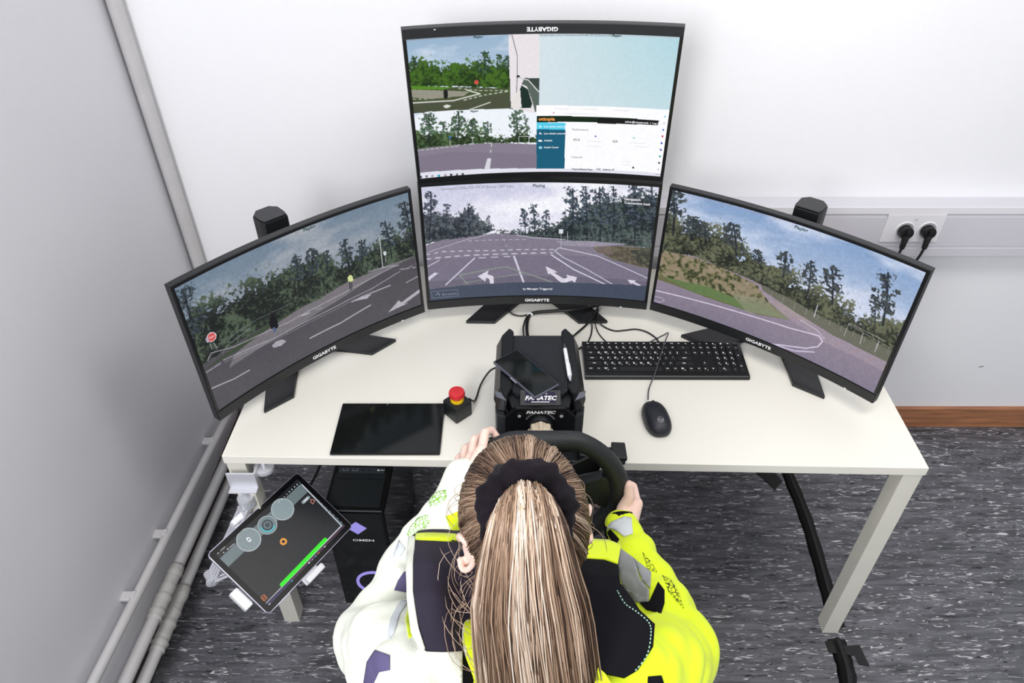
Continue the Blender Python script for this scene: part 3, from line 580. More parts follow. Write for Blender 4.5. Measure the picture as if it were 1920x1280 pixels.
mt.caption('caption', 'Stream:right_mirror Resolution:640x480 FPS:28 Bitrate:548 State:', (1013, 66), .0072, FAINT, 0, 'l', .9); mt.caption('caption', 'Playing', (1148, 67), .0074, GREEN, .04, 'l')
mt.caption('site_name', 'ottopia', (1010, 223.5), .0115, emit_mat('orange', rgb(244, 160, 70)), .03, 'l', 1.15); mt.caption('caption', 'admin@ottopia.tech  |  Log Out', (1172, 228.3), .0066, WHT, .02, 'l')
for s_, pp in [('Live vehicle network', (1020, 250.5)), ('Analysis', (1020, 263.5)), ('Health Center', (1020, 276.5)), ('Live vehicle network', (1020, 237.5))]: mt.caption('menu_entry', s_, pp, .0062, WHT, .02, 'l')
mt.caption('caption', 'Performance', (1073, 243), .0075, GRY, .02, 'l'); mt.caption('caption', '151.2', (1075, 262), .0075, BLK, .03, 'l'); mt.caption('caption', '12.5', (1149, 265), .0075, BLK, .03, 'l'); mt.caption('caption', 'Channels', (1071, 294.5), .0075, GRY, .02, 'l')
mt.caption('caption', 'ChannelStatusType', (1072, 317), .0066, BLK, .03, 'l'); mt.caption('caption', 'Call   Latency: IP', (1118, 317), .0066, BLK, .03, 'l'); mt.caption('caption', '1:49 PM', (1229, 327), .0045, BLK, 0, 'l')
# pole that carries the top monitor, standing behind the centre one
bm = bmesh.new(); cyl(bm, (0, .13, .0), (0, .13, .62), .016, n=20); box(bm, (0, .14, .004), (.14, .075, .008), bev=.002); box(bm, (0, .09, .60), (.09, .09, .09), bev=.004); obj('mounting_pole', bm, BLACK, mt.t)
# ------------------------------------------------------------------ tablet lying on the desk
A = [atz(618, 851, ZD + .007), atz(828, 848, ZD + .007), atz(831, 755, ZD + .007), atz(642, 758, ZD + .007)]
cx = sum((q for q in A), Vector()) / 4; t = thing('tablet', 'black tablet lying flat on the left of the desk', 'tablet', (cx.x, cx.y, ZD), 0)
tw, td = .2535, .166
bm = bmesh.new(); box(bm, (0, 0, .0038), (tw, td, .0066), bev=.003); obj('tablet_body', bm, mat('dark_metal', rgb(52, 50, 54), .35, .6), t, True, 40)
bm = bmesh.new(); box(bm, (0, 0, .0073), (tw - .003, td - .003, .0006), bev=.0002); obj('glass', bm, GLOSS, t)
bm = bmesh.new(); cyl(bm, (-.015, td / 2 - .005, .0076), (-.015, td / 2 - .005, .0079), .0013, n=10); obj('camera_lens', bm, GREYINK, t)
# ------------------------------------------------------------------ emergency stop button
q = atz(858, 752, ZD + .04); t = thing('emergency_stop_button', 'red mushroom emergency stop button on a small black box', 'button', (-.1315, 1.262, ZD), math.radians(43))
bm = bmesh.new(); box(bm, (0, 0, .0245), (.05, .05, .047), bev=.004); obj('button_box', bm, BLACK, t, True, 40)
bm = bmesh.new(); cyl(bm, (0, 0, .048), (0, 0, .057), .0165, n=28, bev=.001); obj('yellow_collar', bm, mat('yellow_plastic', rgb(246, 205, 30), .4), t, True, 40)
bm = bmesh.new(); cyl(bm, (0, 0, .057), (0, 0, .066), .0125, n=24); cyl(bm, (0, 0, .064), (0, 0, .078), .0205, .0185, 32, bev=.004); obj('red_knob', bm, mat('red_plastic', rgb(205, 40, 48), .4), t, True, 40)
cable('button_cord', 'black cord looping from the emergency stop button to the wheel base', [(-.105, 1.286, ZD + .03), (-.094, 1.296, ZD + .012), (-.088, 1.318, ZD + .006), (-.078, 1.35, ZD + .02), (-.055, 1.372, ZD + .045), (-.028, 1.372, ZD + .06)], .0024, CABLE)
# ------------------------------------------------------------------ wheel base
BX, BY = .062, 1.135; t = thing('wheel_base', 'black direct-drive wheel base with small display, centre of the desk', 'wheel base', (BX, BY, ZD))
CARB = weave('carbon_texture', rgb(32, 34, 39), 130, .42, .8); DK = mat('base_black', rgb(15, 16, 19), .38, spec=.35)
bm = bmesh.new()
prism(bm, [(-.062, .0), (.062, .0), (.076, .045), (.072, .225), (-.072, .225), (-.076, .045)], .012, .148, bev=.002); obj('core', bm, DK, t)
bm = bmesh.new(); prism(bm, [(-.05, .032), (.05, .032), (.062, .045), (.058, .238), (-.058, .238), (-.062, .045)], .1485, .158, bev=.0015); obj('top_cover', bm, CARB, t)
def loft2(bm, P, Q, z0, z1, bev=.002):
    va = [bm.verts.new((x, y, z0)) for x, y in P]; vb = [bm.verts.new((x, y, z1)) for x, y in Q]; n = len(P)
    bm.faces.new(va[::-1]); bm.faces.new(vb)
    for i in range(n): bm.faces.new((va[i], va[(i + 1) % n], vb[(i + 1) % n], vb[i]))
    if bev: bmesh.ops.bevel(bm, geom=list({e for v in va + vb for e in v.link_edges}), offset=bev, segments=2, affect='EDGES')
for s in (-1, 1):      # chunky angular side panels
    bm = bmesh.new()
    P = [(.056, .25), (.074, .268), (.1, .235), (.104, .045), (.094, .012), (.078, .008), (.06, .045)]
    Q = [(.058, .25), (.068, .262), (.086, .232), (.088, .05), (.082, .03), (.072, .026), (.062, .05)]
    fx = lambda L_: [(s * x, y) for x, y in L_][::s]
    loft2(bm, fx(P), fx(Q), .128, .163); obj('side_panel', bm, DK, t)
    bm = bmesh.new(); P2 = [(.07, .255), (.096, .228), (.1, .05), (.092, .012), (.07, .01)]
    loft2(bm, fx(P2), fx(P), .006, .1275, 0) if 0 else prism(bm, fx(P2), .006, .127, bev=.003); obj('side_panel', bm, DK, t)
    bm = bmesh.new(); P = [(.076, -.006), (.096, .002), (.1, .03), (.086, .03)]; P = [(s * x, y) for x, y in P]; P = P if s > 0 else P[::-1]
    prism(bm, P, .02, .125, bev=.002); obj('side_grille', bm, CARB, t)
    bm = bmesh.new(); prism(bm, [(s * .074, .004), (s * .096, .016), (s * .101, .036), (s * .086, .03)][::s], .1635, .165, bev=.001); obj('accent_panel', bm, mat('grey_accent', rgb(92, 94, 104), .4), t)
    bm = bmesh.new(); cyl(bm, (s * .046, -.003, .13), (s * .046, -.0085, .13), .0085, n=20, bev=.001); o = obj('bolt', bm, BLACK2, t, True, 40)
    bm = bmesh.new(); cyl(bm, (s * .046, -.0085, .13), (s * .046, -.0095, .13), .004, n=6); obj('bolt_socket', bm, SILVER, o)
    bm = bmesh.new(); prism(bm, [(s * .09, .03), (s * .116, .02), (s * .118, -.03), (s * .108, -.04), (s * .088, -.035)][::s], .0135, .034, bev=.004); obj('mount_ear', bm, BLACK, t)
# sloped display hood
bm = bmesh.new(); Mt = Matrix.Translation((0, .022, .154)) @ Matrix.Rotation(math.radians(28), 4, 'X')
box(bm, Mt @ Vector((0, 0, 0)), (.09, .036, .014), Mt.to_3x3().to_4x4(), .002); hd = obj('display_hood', bm, BLACK, t)
bm = bmesh.new(); box(bm, Mt @ Vector((0, 0, .0073)), (.066, .025, .0008), Mt.to_3x3().to_4x4()); obj('display_glass', bm, mat('lit_purple', (.01, .008, .02), .2, emit=rgb(34, 26, 52), es=1, spec=.05), hd)
text('lettering', 'FANATEC', .0135, INK, hd, lambda x, y: Mt @ Vector((x, -.002 + y, .0079)), .03, .25, 1.15)
text('lettering', 'PODIUM', .005, INK, hd, lambda x, y: Mt @ Vector((x, .0085 + y, .0079)), .02, .25, 1.5)
bm = bmesh.new(); box(bm, Mt @ Vector((0, -.0105, .0078)), (.04, .0014, .0006), Mt.to_3x3().to_4x4()); obj('display_bar', bm, INK, hd)
bm = bmesh.new(); prism(bm, [(-.066, .014), (.066, .014), (.078, .03), (.078, .122), (.054, .15), (-.054, .15), (-.078, .122), (-.078, .03)], 0, .012, bev=.002, M=Matrix.Translation((0, .0, 0)) @ Matrix.Rotation(PI / 2, 4, 'X') @ Matrix.Translation((0, 0, -.006))); fp = obj('front_plate', bm, DK, t)
text('lettering', 'FANATEC', .0115, INK, fp, lambda x, y: (x, -.0068, .139 + y), .03, .25, 1.25)
bm = bmesh.new()
for k in range(21):
    a = PI * (.15 + .7 * k / 20); box(bm, (.034 * math.cos(a), -.0066, .104 + .034 * math.sin(a)), (.0008, .0008, .0035), Matrix.Rotation(-(a - PI / 2), 4, 'Y'))
obj('dial_marks', bm, GREYINK, fp)
bm = bmesh.new(); cyl(bm, (0, -.006, .104), (0, -.022, .104), .029, .027, 32, bev=.002); obj('collar_ring', bm, BLACK2, t, True, 40)
bm = bmesh.new(); AX = .112; cyl(bm, (0, -.02, .104), (0, -.038, .108), .021, n=28)
for k in range(8): a = k * PI / 4; cyl(bm, (.0225 * math.cos(a), -.03, .106 + .0225 * math.sin(a)), (.0225 * math.cos(a), -.058, .112 + .0225 * math.sin(a)), .0062, n=12)
cyl(bm, (0, -.03, .106), (0, -.07, .114), .0245, n=28, bev=.002); qr = obj('quick_release', bm, GOLD, t, True, 35)
bm = bmesh.new(); cyl(bm, (0, -.068, .1135), (0, -.085, .118), .021, n=28, bev=.002); obj('release_ring', bm, SILVER, qr, True, 35)
# mounting plate clamped on the desk edge
bm = bmesh.new(); box(bm, (.07, 1.122, ZD + .0065), (.374, .046, .012), bev=.004); t = thing('mounting_plate', 'black mounting plate lying on the front edge of the desk', 'plate', (0, 0, 0)); obj('plate', bm, BLACK, t)
bm = bmesh.new(); prism(bm, [(.225, 1.1), (.26, 1.1), (.26, 1.148), (.228, 1.15)], ZD + .012, ZD + .024, bev=.003); obj('edge_block', bm, BLACK, t)
# ------------------------------------------------------------------ steering wheel
WC = Vector((.06, .925, .842)); WT = math.radians(-4)
t = thing('steering_wheel', 'black leather steering wheel held by the seated person', 'steering wheel', WC, 0, None, (WT, 0, 0))
LEA = mat('black_leather', rgb(27, 30, 33), .48, bump=.5, bscale=500); ALC = mat('wheel_centre_plastic', rgb(17, 18, 20), .4)
def wp(a, r, d=0): return Vector((r * math.cos(a), d, r * math.sin(a)))
bm = bmesh.new(); n = 72; ring = []
for i in range(n):
    a = 2 * PI * i / n; r = .149
    if math.sin(a) < -.72: r = min(r, .72 * .149 / -math.sin(a))
    if math.sin(a) > .9: r = min(r, .92 * .149 / max(.9, math.sin(a)) if math.sin(a) > .92 else r)
    ring.append(wp(a, r))
rr = [.0185 + .0035 * max(0, math.cos(2 * (2 * PI * i / n)) ) ** 2 for i in range(n)]
tube(bm, ring, rr, 16, True); obj('rim', bm, LEA, t, True)
for s in (-1, 1):
    bm = bmesh.new(); P = [(s * .03, .034), (s * .075, .026), (s * .11, .052), (s * .138, .046), (s * .143, .0), (s * .135, -.04), (s * .112, -.03), (s * .092, -.012), (s * .075, -.03), (s * .03, -.036)][::s]
    prism(bm, P, -.009, .012, bev=.005, M=Matrix.Rotation(PI / 2, 4, 'X'), seg=3); obj('spoke', bm, LEA, t, True, 50)
    bm = bmesh.new(); prism(bm, [(s * .045, .012), (s * .112, .03), (s * .122, .062), (s * .1, .074), (s * .05, .04)][::s], -.032, -.026, bev=.002, M=Matrix.Rotation(PI / 2, 4, 'X')); obj('shift_paddle', bm, mat('paddle_metal', rgb(60, 62, 66), .35, .7), t)
    for k in range(3):
        bm = bmesh.new(); cyl(bm, (s * (.05 + .014 * k), -.012, .012 - k * .006), (s * (.05 + .014 * k), -.018, .012 - k * .006), .0045, n=14, bev=.0008); obj('button', bm, mat('button_grey', rgb(120, 122, 128), .4), t)
bm = bmesh.new(); prism(bm, [(.045 * math.cos(a) * 1.1, .045 * math.sin(a)) for a in np.linspace(0, 2 * PI, 9)[:-1] + PI / 8], -.018, .016, bev=.004, M=Matrix.Rotation(PI / 2, 4, 'X')); obj('hub', bm, ALC, t, False)
bm = bmesh.new(); prism(bm, [(-.03, -.03), (.03, -.03), (.022, -.1), (-.022, -.1)][::-1], -.006, .01, bev=.003, M=Matrix.Rotation(PI / 2, 4, 'X')); obj('spoke', bm, LEA, t)
bm = bmesh.new(); cyl(bm, (0, .018, 0), (0, .135, -.018), .028, .024, 28, bev=.002); obj('hub_shaft', bm, BLACK2, t, True, 40)
# ------------------------------------------------------------------ phone and pen on the base
ZB = ZD + .158
t = thing('smartphone', 'smartphone lying askew on top of the wheel base', 'phone', (.031, 1.222, ZB + .0065), math.radians(-55.5), None, (math.radians(0), 0, math.radians(-52)))
bm = bmesh.new(); prism(bm, [(x, y) for x, y in ((-.076, -.0355), (.076, -.0355), (.076, .0355), (-.076, .0355))], .0006, .0084, bev=.003, seg=3)
obj('phone_body', bm, mat('phone_grey', rgb(96, 98, 112), .35, .5), t, True, 40)
bm = bmesh.new(); prism(bm, [(-.0735, -.033), (.0735, -.033), (.0735, .033), (-.0735, .033)], .0082, .0088, bev=.0003); obj('phone_screen', bm, GLOSS, t)
bm = bmesh.new(); box(bm, (0, -.0362, .0045), (.022, .001, .0022)); obj('side_button', bm, SILVER, t)
t = thing('ballpoint_pen', 'white ballpoint pen lying along the right of the wheel base', 'pen', (.1265, 1.262, ZB + .0075 + .0045), 0, None, (0, 0, math.radians(3)))
bm = bmesh.new(); cyl(bm, (0, .045, 0), (0, -.05, 0), .0046, .0048, 20, bev=.0006); obj('barrel', bm, WHITEP, t, True, 40)
bm = bmesh.new(); cyl(bm, (0, .045, 0), (0, .064, 0), .0044, .0014, 18); cyl(bm, (0, .064, 0), (0, .067, 0), .0009, n=10); obj('tip', bm, mat('pen_grey', rgb(96, 98, 108), .35, .6), t, True, 40)
bm = bmesh.new(); box(bm, (.0035, -.032, .0045), (.0028, .04, .0014), bev=.0005); obj('clip', bm, SILVER, t)
bm = bmesh.new(); cyl(bm, (0, -.05, 0), (0, -.056, 0), .004, n=16); cyl(bm, (0, -.056, 0), (0, -.064, 0), .0024, n=14, bev=.0006); obj('push_button', bm, SILVER, t, True, 40)
text('lettering', 'Zippe', .0045, GREYINK, t, lambda x, y: (y - .0005, -x, .0049), 0)
# ------------------------------------------------------------------ keyboard
KA = -.004; t = thing('keyboard', 'black wired keyboard with white legends, right of the wheel base', 'keyboard', (.4, 1.452, ZD), KA)
KW, KD = .424, .132
bm = bmesh.new(); P = [(-KD / 2, .001), (KD / 2, .001), (KD / 2, .021), (-KD / 2 + .004, .0115), (-KD / 2, .008)]
prism(bm, P, -KW / 2, KW / 2, bev=.0015, M=Matrix(((0, 0, 1, 0), (1, 0, 0, 0), (0, 1, 0, 0), (0, 0, 0, 1)))); obj('case', bm, BLACK2, t)
U = (KW - .012) / 22; rows = [
 ([(1, c) for c in ['Esc'] + ['F%d' % i for i in range(1, 13)] + ['Pr', 'Sc', 'Pa', '-', '+', 'o', '#', '=', '*']], .55),
 ([(1, c) for c in '`1234567890-='] + [(2, '<-'), (1, 'In'), (1, 'Hm'), (1, 'Up'), (1, 'Nm'), (1, '/'), (1, '*'), (1, '-')], 1),
 ([(1.5, 'Tab')] + [(1, c) for c in 'QWERTYUIOP[]'] + [(1.5, '\\'), (1, 'De'), (1, 'En'), (1, 'Pg'), (1, '7'), (1, '8'), (1, '9'), (-1, '+')], 1),
 ([(1.75, 'Caps')] + [(1, c) for c in "ASDFGHJKL;'"] + [(2.25, 'Enter'), (3, None), (1, '4'), (1, '5'), (1, '6'), (1, None)], 1),
 ([(2.25, 'Shift')] + [(1, c) for c in 'ZXCVBNM,./'] + [(2.75, 'Shift'), (1, None), (1, '^'), (1, None), (1, '1'), (1, '2'), (1, '3'), (-1, 'En')], 1),
 ([(1.1, 'Ctrl'), (1.1, 'Fn'), (1.1, 'W'), (1.1, 'Alt'), (6.2, ' '), (1.1, 'Alt'), (1.1, 'Fn'), (1.1, 'M'), (1.1, 'Ctr'), (1, '<'), (1, 'v'), (1, '>'), (2, '0'), (1, '.'), (1, None)], 1)]
RH = .0196; yk = KD / 2 - .006; slope = (.021 - .0115) / (KD - .004); LV, LF = [], []; kmesh = {}
def ktop(y): return .0115 + (y + KD / 2 - .004) * slope
for keys, h in rows:
    hh = RH * h; x = -KW / 2 + .006; yk -= hh
    for wd, c in keys:
        tall = wd < 0; wd = abs(wd)
        if c is not None:
            kw = wd * U - .0022; kd = hh - .0022 + (RH if tall else 0); cy = yk + hh / 2 - (RH / 2 if tall else 0); key = (round(kw, 5), round(kd, 5))
            if key not in kmesh:
                bm = bmesh.new(); a = [(-kw / 2, -kd / 2), (kw / 2, -kd / 2), (kw / 2, kd / 2), (-kw / 2, kd / 2)]
                lo = [bm.verts.new((px_, py_, -.0012)) for px_, py_ in a]; hi = [bm.verts.new((px_ * (1 - .0013 / kw * 2), py_ * (1 - .0013 / kd * 2), .0024)) for px_, py_ in a]
                bm.faces.new(hi); [bm.faces.new((lo[i], lo[(i + 1) % 4], hi[(i + 1) % 4], hi[i])) for i in range(4)]
                me = bpy.data.meshes.new('key'); bm.to_mesh(me); bm.free(); me.materials.append(KEYM); kmesh[key] = me
            o = bpy.data.objects.new('key', kmesh[key]); COL.objects.link(o); o.parent = t; o.location = (x + wd * U / 2, cy, ktop(cy)); o.rotation_euler = (math.atan(slope), 0, 0)
            if c != ' ':
                sz = .0075 if len(c) == 1 else .0045; V, Fc = glyphs(c, .04); b0 = len(LV)
                for v in V:
                    yy = cy + v.y * sz + .001; LV.append((x + wd * U / 2 - (.002 if len(c) == 1 and c.isalpha() else 0) + v.x * sz, yy, ktop(yy) + .0026))
                LF += [tuple(i + b0 for i in f_) for f_ in Fc]
                if len(c) == 1 and c.isalnum():
                    V, Fc = glyphs('7' if c.isdigit() else c.lower(), .03); b0 = len(LV)
                    for v in V: yy = cy + v.y * .0045 - .004; LV.append((x + wd * U / 2 + .0035 + v.x * .0045, yy, ktop(yy) + .0026))
                    LF += [tuple(i + b0 for i in f_) for f_ in Fc]
        x += wd * U
mesh_from('key_legends', LV, LF, INK, t)
# ------------------------------------------------------------------ mouse
MX, MY = .347, 1.238
t = thing('computer_mouse', 'small black wired mouse on the right half of the desk', 'mouse', (MX, MY, ZD), math.radians(7))
bm = bmesh.new(); bmesh.ops.create_uvsphere(bm, u_segments=40, v_segments=24, radius=1)
for v in bm.verts:
    x, y, z = v.co; e = .8; sx = math.copysign(abs(x) ** e, x); sy = math.copysign(abs(y) ** e, y)
    zz = max(z, -.28) if z < 0 else z; ww = .0315 * (1 + .06 * (-y))
    v.co = (sx * ww, sy * .056, .0105 + (zz * .026 * (1 - .18 * y * y - .1 * y) if z > 0 else zz * .03))
obj('shell', bm, mat('mouse_plastic', rgb(24, 26, 36), .42, bump=.2, bscale=900), t, True)
def msurf(x, y):
    xx, yy = x / .0315, y / .056; return .0105 + .026 * math.sqrt(max(0, 1 - abs(xx) ** 2.5 - abs(yy) ** 2.5)) * (1 - .18 * yy * yy - .1 * yy)
bm = bmesh.new(); box(bm, (0, .03, msurf(0, .03)), (.0075, .02, .004), bev=.0015); obj('scroll_wheel', bm, BLACK2, t)
text('logo', 'hp', .0115, GREYINK, t, lambda x, y: (x, -.028 + y, msurf(x, -.028 + y) + .0009), .0, .2)
V = []; Fc = []
for i in range(28):
    a = 2 * PI * i / 28
    for r in (.0068, .0077): x, y = r * math.cos(a), -.028 + r * math.sin(a); V.append((x, y, msurf(x, y) + .0009))
    j = (i + 1) % 28; Fc.append((2 * i, 2 * i + 1, 2 * j + 1, 2 * j))
mesh_from('logo_ring', V, Fc, GREYINK, t)
def dz(pts, z): return [atz(u, v, ZD + (z if not isinstance(z, list) else z[i])) for i, (u, v) in enumerate(pts)]
cable('mouse_cord', 'thin black mouse cord crossing over the keyboard', dz([(1215, 749), (1217, 728), (1228, 700), (1238, 668), (1247, 640), (1253, 624), (1244, 628), (1232, 634), (1220, 640)], [.014, .008, .022, .034, .036, .014, .003, .003, .003]), .0017, mat('cord_grey', rgb(74, 74, 80), .3))
# ------------------------------------------------------------------ cables at the back of the desk
cable('cable_bundle', 'thick black cable bundle running from the wheel base behind the centre monitor', dz([(991, 640), (988, 618), (990, 598), (1000, 587), (1040, 583), (1080, 580), (1120, 572), (1150, 560)], [.045, .02, .008, .01, .015, .02, .016, .012]), .0048, CABLE)
cable('thin_cable', 'thin black cable beside the thick bundle at the back of the wheel base', dz([(984, 640), (981, 618), (984, 602), (989, 592)], [.045, .02, .006, .006]), .0022, CABLE)
cable('thin_cable', 'thin black cable sagging from the centre monitor to the zip tie', dz([(944, 566), (950, 578), (962, 589), (978, 592), (992, 589)], [.012, .013, .006, .005, .008]), .0022, CABLE)
bm = bmesh.new(); q = atz(994, 590, ZD + .009); tube(bm, [q + Vector((.007 * math.cos(a), 0, .006 * math.sin(a))) for a in np.linspace(0, 2 * PI, 17)[:-1]], .0018, 6, True); box(bm, q + Vector((.004, -.004, .005)), (.006, .004, .004)); tag(obj('zip_tie', bm, WHITEP), 'white zip tie around the cable bundle', 'zip tie')
cable('thin_cable', 'black cable from right of the wheel base up to the stand foot', dz([(1070, 634), (1082, 624), (1100, 608), (1112, 592), (1120, 578), (1124, 566)], [.03, .008, .006, .016, .02, .014]), .003, CABLE)
cable('thin_cable', 'short thin cable from stand foot to the left end of the keyboard', dz([(1118, 585), (1110, 600), (1110, 615), (1108, 628), (1103, 640)], [.016, .014, .004, .003, .003]), .002, CABLE)
cable('thin_cable', 'thin cable curving to the top edge of the keyboard above the Q key', dz([(1120, 585), (1115, 600), (1120, 620), (1128, 632), (1137, 641)], [.016, .014, .003, .003, .003]), .0016, CABLE)
cable('thin_cable', 'long wavy black cable running right along the top of the keyboard', dz([(1122, 580), (1120, 598), (1132, 612), (1152, 620), (1172, 619), (1192, 617), (1212, 622), (1228, 632), (1236, 642)], [.02, .014, .003, .003, .003, .003, .003, .003, .003]), .0022, CABLE)
cable('thin_cable', 'short cable joining the wheel base to the left end of the keyboard', dz([(1078, 658), (1086, 653), (1097, 648)], [.012, .004, .004]), .0022, CABLE)
# ------------------------------------------------------------------ floor tape and under-desk things
def strip(name, pts, w, label, cat='tape', h=.012):
    bm = bmesh.new(); P = spline(pts, 6); rows_ = []
    for i, q in enumerate(P):
        tng = (P[min(i + 1, len(P) - 1)] - P[max(0, i - 1)]).normalized(); sd = Vector((tng.y, -tng.x, 0))
        ww = w * (1 + .06 * math.sin(i * 1.7))
        rows_.append([bm.verts.new(q + sd * ww * a + Vector((0, 0, z))) for a, z in ((-.5, .0004), (-.22, .0025), (-.1, h * .85), (0, h), (.1, h * .85), (.22, .0025), (.5, .0004))])
    for A_, B_ in zip(rows_, rows_[1:]):
        for k in range(6): bm.faces.new((A_[k], A_[k + 1], B_[k + 1], B_[k]))
        bm.faces.new((A_[0], B_[0], B_[6], A_[6]))
    bm.faces.new(rows_[0]); bm.faces.new(rows_[-1][::-1]); return tag(obj(name, bm, TAPE, None, True), label, cat)
strip('floor_tape', [(.975, 1.78, 0), (.972, 1.69, 0), (.975, 1.5, 0), (.962, 1.3, 0), (.948, 1.15, 0), (.95, 1.11, 0)], .044, 'black taped-down cable strip on the floor under the right of the desk')
strip('floor_tape', [(.93, 1.075, .0), (.928, 1.0, 0), (.915, .93, 0), (.905, .86, 0)], .05, 'black taped-down cable strip in front of the right desk leg')
t = thing('tape_piece', 'torn black tape patch across the floor strip in front of the right leg', 'tape', (.945, 1.045, 0))
bm = bmesh.new(); prism(bm, [(-.05, -.01), (.02, -.02), (.022, -.045), (.05, -.05), (.045, .012), (.0, .01), (-.005, .03), (-.05, .024)], .0006, .0022); obj('patch', bm, TAPE, t)
bm = bmesh.new(); P = [atz(1410, 880, .0), atz(1446, 880, 0), atz(1467, 903, 0), atz(1453, 918, 0)]; prism(bm, [(q.x, q.y) for q in P][::-1], .0005, .004, bev=.001); tag(obj('tape_piece', bm, TAPE), 'short black tape piece on the floor left of the long strip', 'tape')
# ------------------------------------------------------------------ computer tower under the desk
t = thing('computer_tower', 'black gaming computer tower with lit diamond and ring, under the desk', 'computer', (-.418, 1.19, 0), math.radians(-1.5))
CW, CH, CD = .158, .437, .396; TWR = mat('tower_black', rgb(12, 14, 15), .28, vary=.2, vscale=3); TWR2 = mat('tower_glass', (.003, .004, .004), .12)
bm = bmesh.new(); box(bm, (0, CD / 2 + .004, CH / 2), (CW, CD, CH - .004), bev=.003); obj('case', bm, TWR, t)
bm = bmesh.new(); box(bm, (-.0, -.0005, CH / 2), (CW - .004, .008, CH - .008), bev=.002); fr = obj('front_glass', bm, TWR2, t)
bm = bmesh.new(); box(bm, (0, .001, CH - .0005), (CW - .004, .003, .0022)); obj('edge_trim', bm, mat('trim_grey', rgb(120, 122, 126), .3, .5), t)
bm = bmesh.new(); box(bm, (CW / 2 + .001, CD / 2, CH / 2), (.003, CD - .02, CH - .03), bev=.001); obj('side_glass', bm, TWR2, t)
bm = bmesh.new(); box(bm, (0, .062, CH - .0015), (CW - .02, .09, .003)); box(bm, (0, .118, CH - .0015), (CW - .02, .018, .004)); obj('top_panel', bm, mat('top_panel_black', rgb(30, 35, 38), .4), t)
bm = bmesh.new(); box(bm, (0, .139, CH - .001), (CW - .03, .02, .004), bev=.001); io = obj('port_strip', bm, mat('port_strip_grey', rgb(62, 70, 76), .35, .3), t)
for x in (-.045, -.018):
    bm = bmesh.new(); box(bm, (x, .139, CH + .0013), (.015, .007, .0008)); o = obj('usb_port', bm, GREYINK, io); bm = bmesh.new(); box(bm, (x, .139, CH + .0018), (.0125, .0048, .0004)); obj('port_hole', bm, BLACK2, o)
for x in (.004, .02): bm = bmesh.new(); cyl(bm, (x, .139, CH + .0008), (x, .139, CH + .0018), .0022, n=12); obj('audio_jack', bm, BLACK2, io)
bm = bmesh.new(); cyl(bm, (.046, .139, CH + .0008), (.046, .139, CH + .0018), .0028, n=14); box(bm, (.057, .139, CH + .0014), (.012, .0012, .0006)); obj('power_button', bm, INK, io)
LIL = emit_mat('lilac_light', rgb(160, 150, 235), .9)
bm = bmesh.new(); prism(bm, [(-.026, 0), (0, -.026), (.026, 0), (0, .026)], 0, .0015, M=Matrix.Translation((.005, -.0047, .372)) @ Matrix.Rotation(PI / 2, 4, 'X')); obj('lit_diamond', bm, LIL, t)
text('lettering', 'OMEN', .013, INK, t, lambda x, y: (.016 + x, -.0052, .318 + y), .02, 0, 1.6)
bm = bmesh.new(); tube(bm, [(.024 + .05 * math.cos(a), -.005, .118 + .05 * math.sin(a)) for a in np.linspace(0, 2 * PI, 49)[:-1]], .0045, 8, True); obj('fan_ring', bm, LIL, t, True)
bm = bmesh.new()
for k in range(7):
    a = k * 2 * PI / 7; box(bm, (.024 + .025 * math.cos(a), -.0042, .118 + .025 * math.sin(a)), (.036, .002, .012), Matrix.Rotation(-a + .3, 4, 'Y'))
obj('fan_blades', bm, mat('fan_black', rgb(20, 22, 28), .4), t)
cable('thin_cable', 'black cable hanging under the desk behind the arm-mounted tablet', [(-.66, 1.52, .1), (-.62, 1.4, .25), (-.54, 1.36, .42), (-.48, 1.45, .6), (-.47, 1.6, .68)], .004, CABLE)
# ------------------------------------------------------------------ arm-mounted tablet
Xa = Vector((.5308, .8474, .0092)); Za = Vector((.4433, -.287, .8492)); Xa.normalize(); Za = (Za - Xa * Za.dot(Xa)).normalized(); Ya = Za.cross(Xa)
TC = Vector((-.561, 1.0754, .4744)); Mt = Matrix((Xa, Ya, Za)).transposed().to_4x4(); Mt.translation = TC
t = thing('tablet_computer', 'tablet with driving gauges on screen held by a silver arm left of the desk', 'tablet'); t.matrix_world = Mt
TWd, TH_ = .292, .201; bm = bmesh.new()
def rrect(w, h, r, n=5):
    out = []
    for cx_, cy_, a0 in ((w / 2 - r, h / 2 - r, 0), (-w / 2 + r, h / 2 - r, PI / 2), (-w / 2 + r, -h / 2 + r, PI), (w / 2 - r, -h / 2 + r, 1.5 * PI)):
        out += [(cx_ + r * math.cos(a0 + k * PI / 2 / n), cy_ + r * math.sin(a0 + k * PI / 2 / n)) for k in range(n + 1)]
    return out
prism(bm, rrect(TWd, TH_, .01), -.009, -.0006, bev=.0015); obj('aluminium_body', bm, mat('tablet_lilac_metal', rgb(176, 176, 196), .3, .6), t, True, 40)
bm = bmesh.new(); prism(bm, rrect(TWd - .0035, TH_ - .0035, .009), -.0005, .0, bev=.0001); obj('glass', bm, mat('tablet_glass', (.006, .006, .007), .25, spec=.12), t)
pw, ph = .264, .172
Mi = Mt.inverted()
def ttf(u, v):
    o = Mi @ CAM; d = Mi.to_3x3() @ ray(u, v); q = o - d * (o.z / d.z); return (.5 + q.x / pw, .5 - q.y / ph)
W2, H2 = 300, 196; p = Pic(W2, H2, (32, 34, 37), ttf)
def ckt(u, v): return (380 + u / 4.57, 880 + v / 4.57)
def cp(L): return [ckt(*q) for q in L]
p.poly(cp([(110, 735), (830, 80), (860, 110), (150, 770)]), (26, 30, 34)); p.poly(cp([(145, 765), (850, 112), (905, 190), (220, 835)]), (106, 120, 124))
p.poly(cp([(100, 720), (690, 180), (720, 215), (140, 760)]), (24, 27, 30))
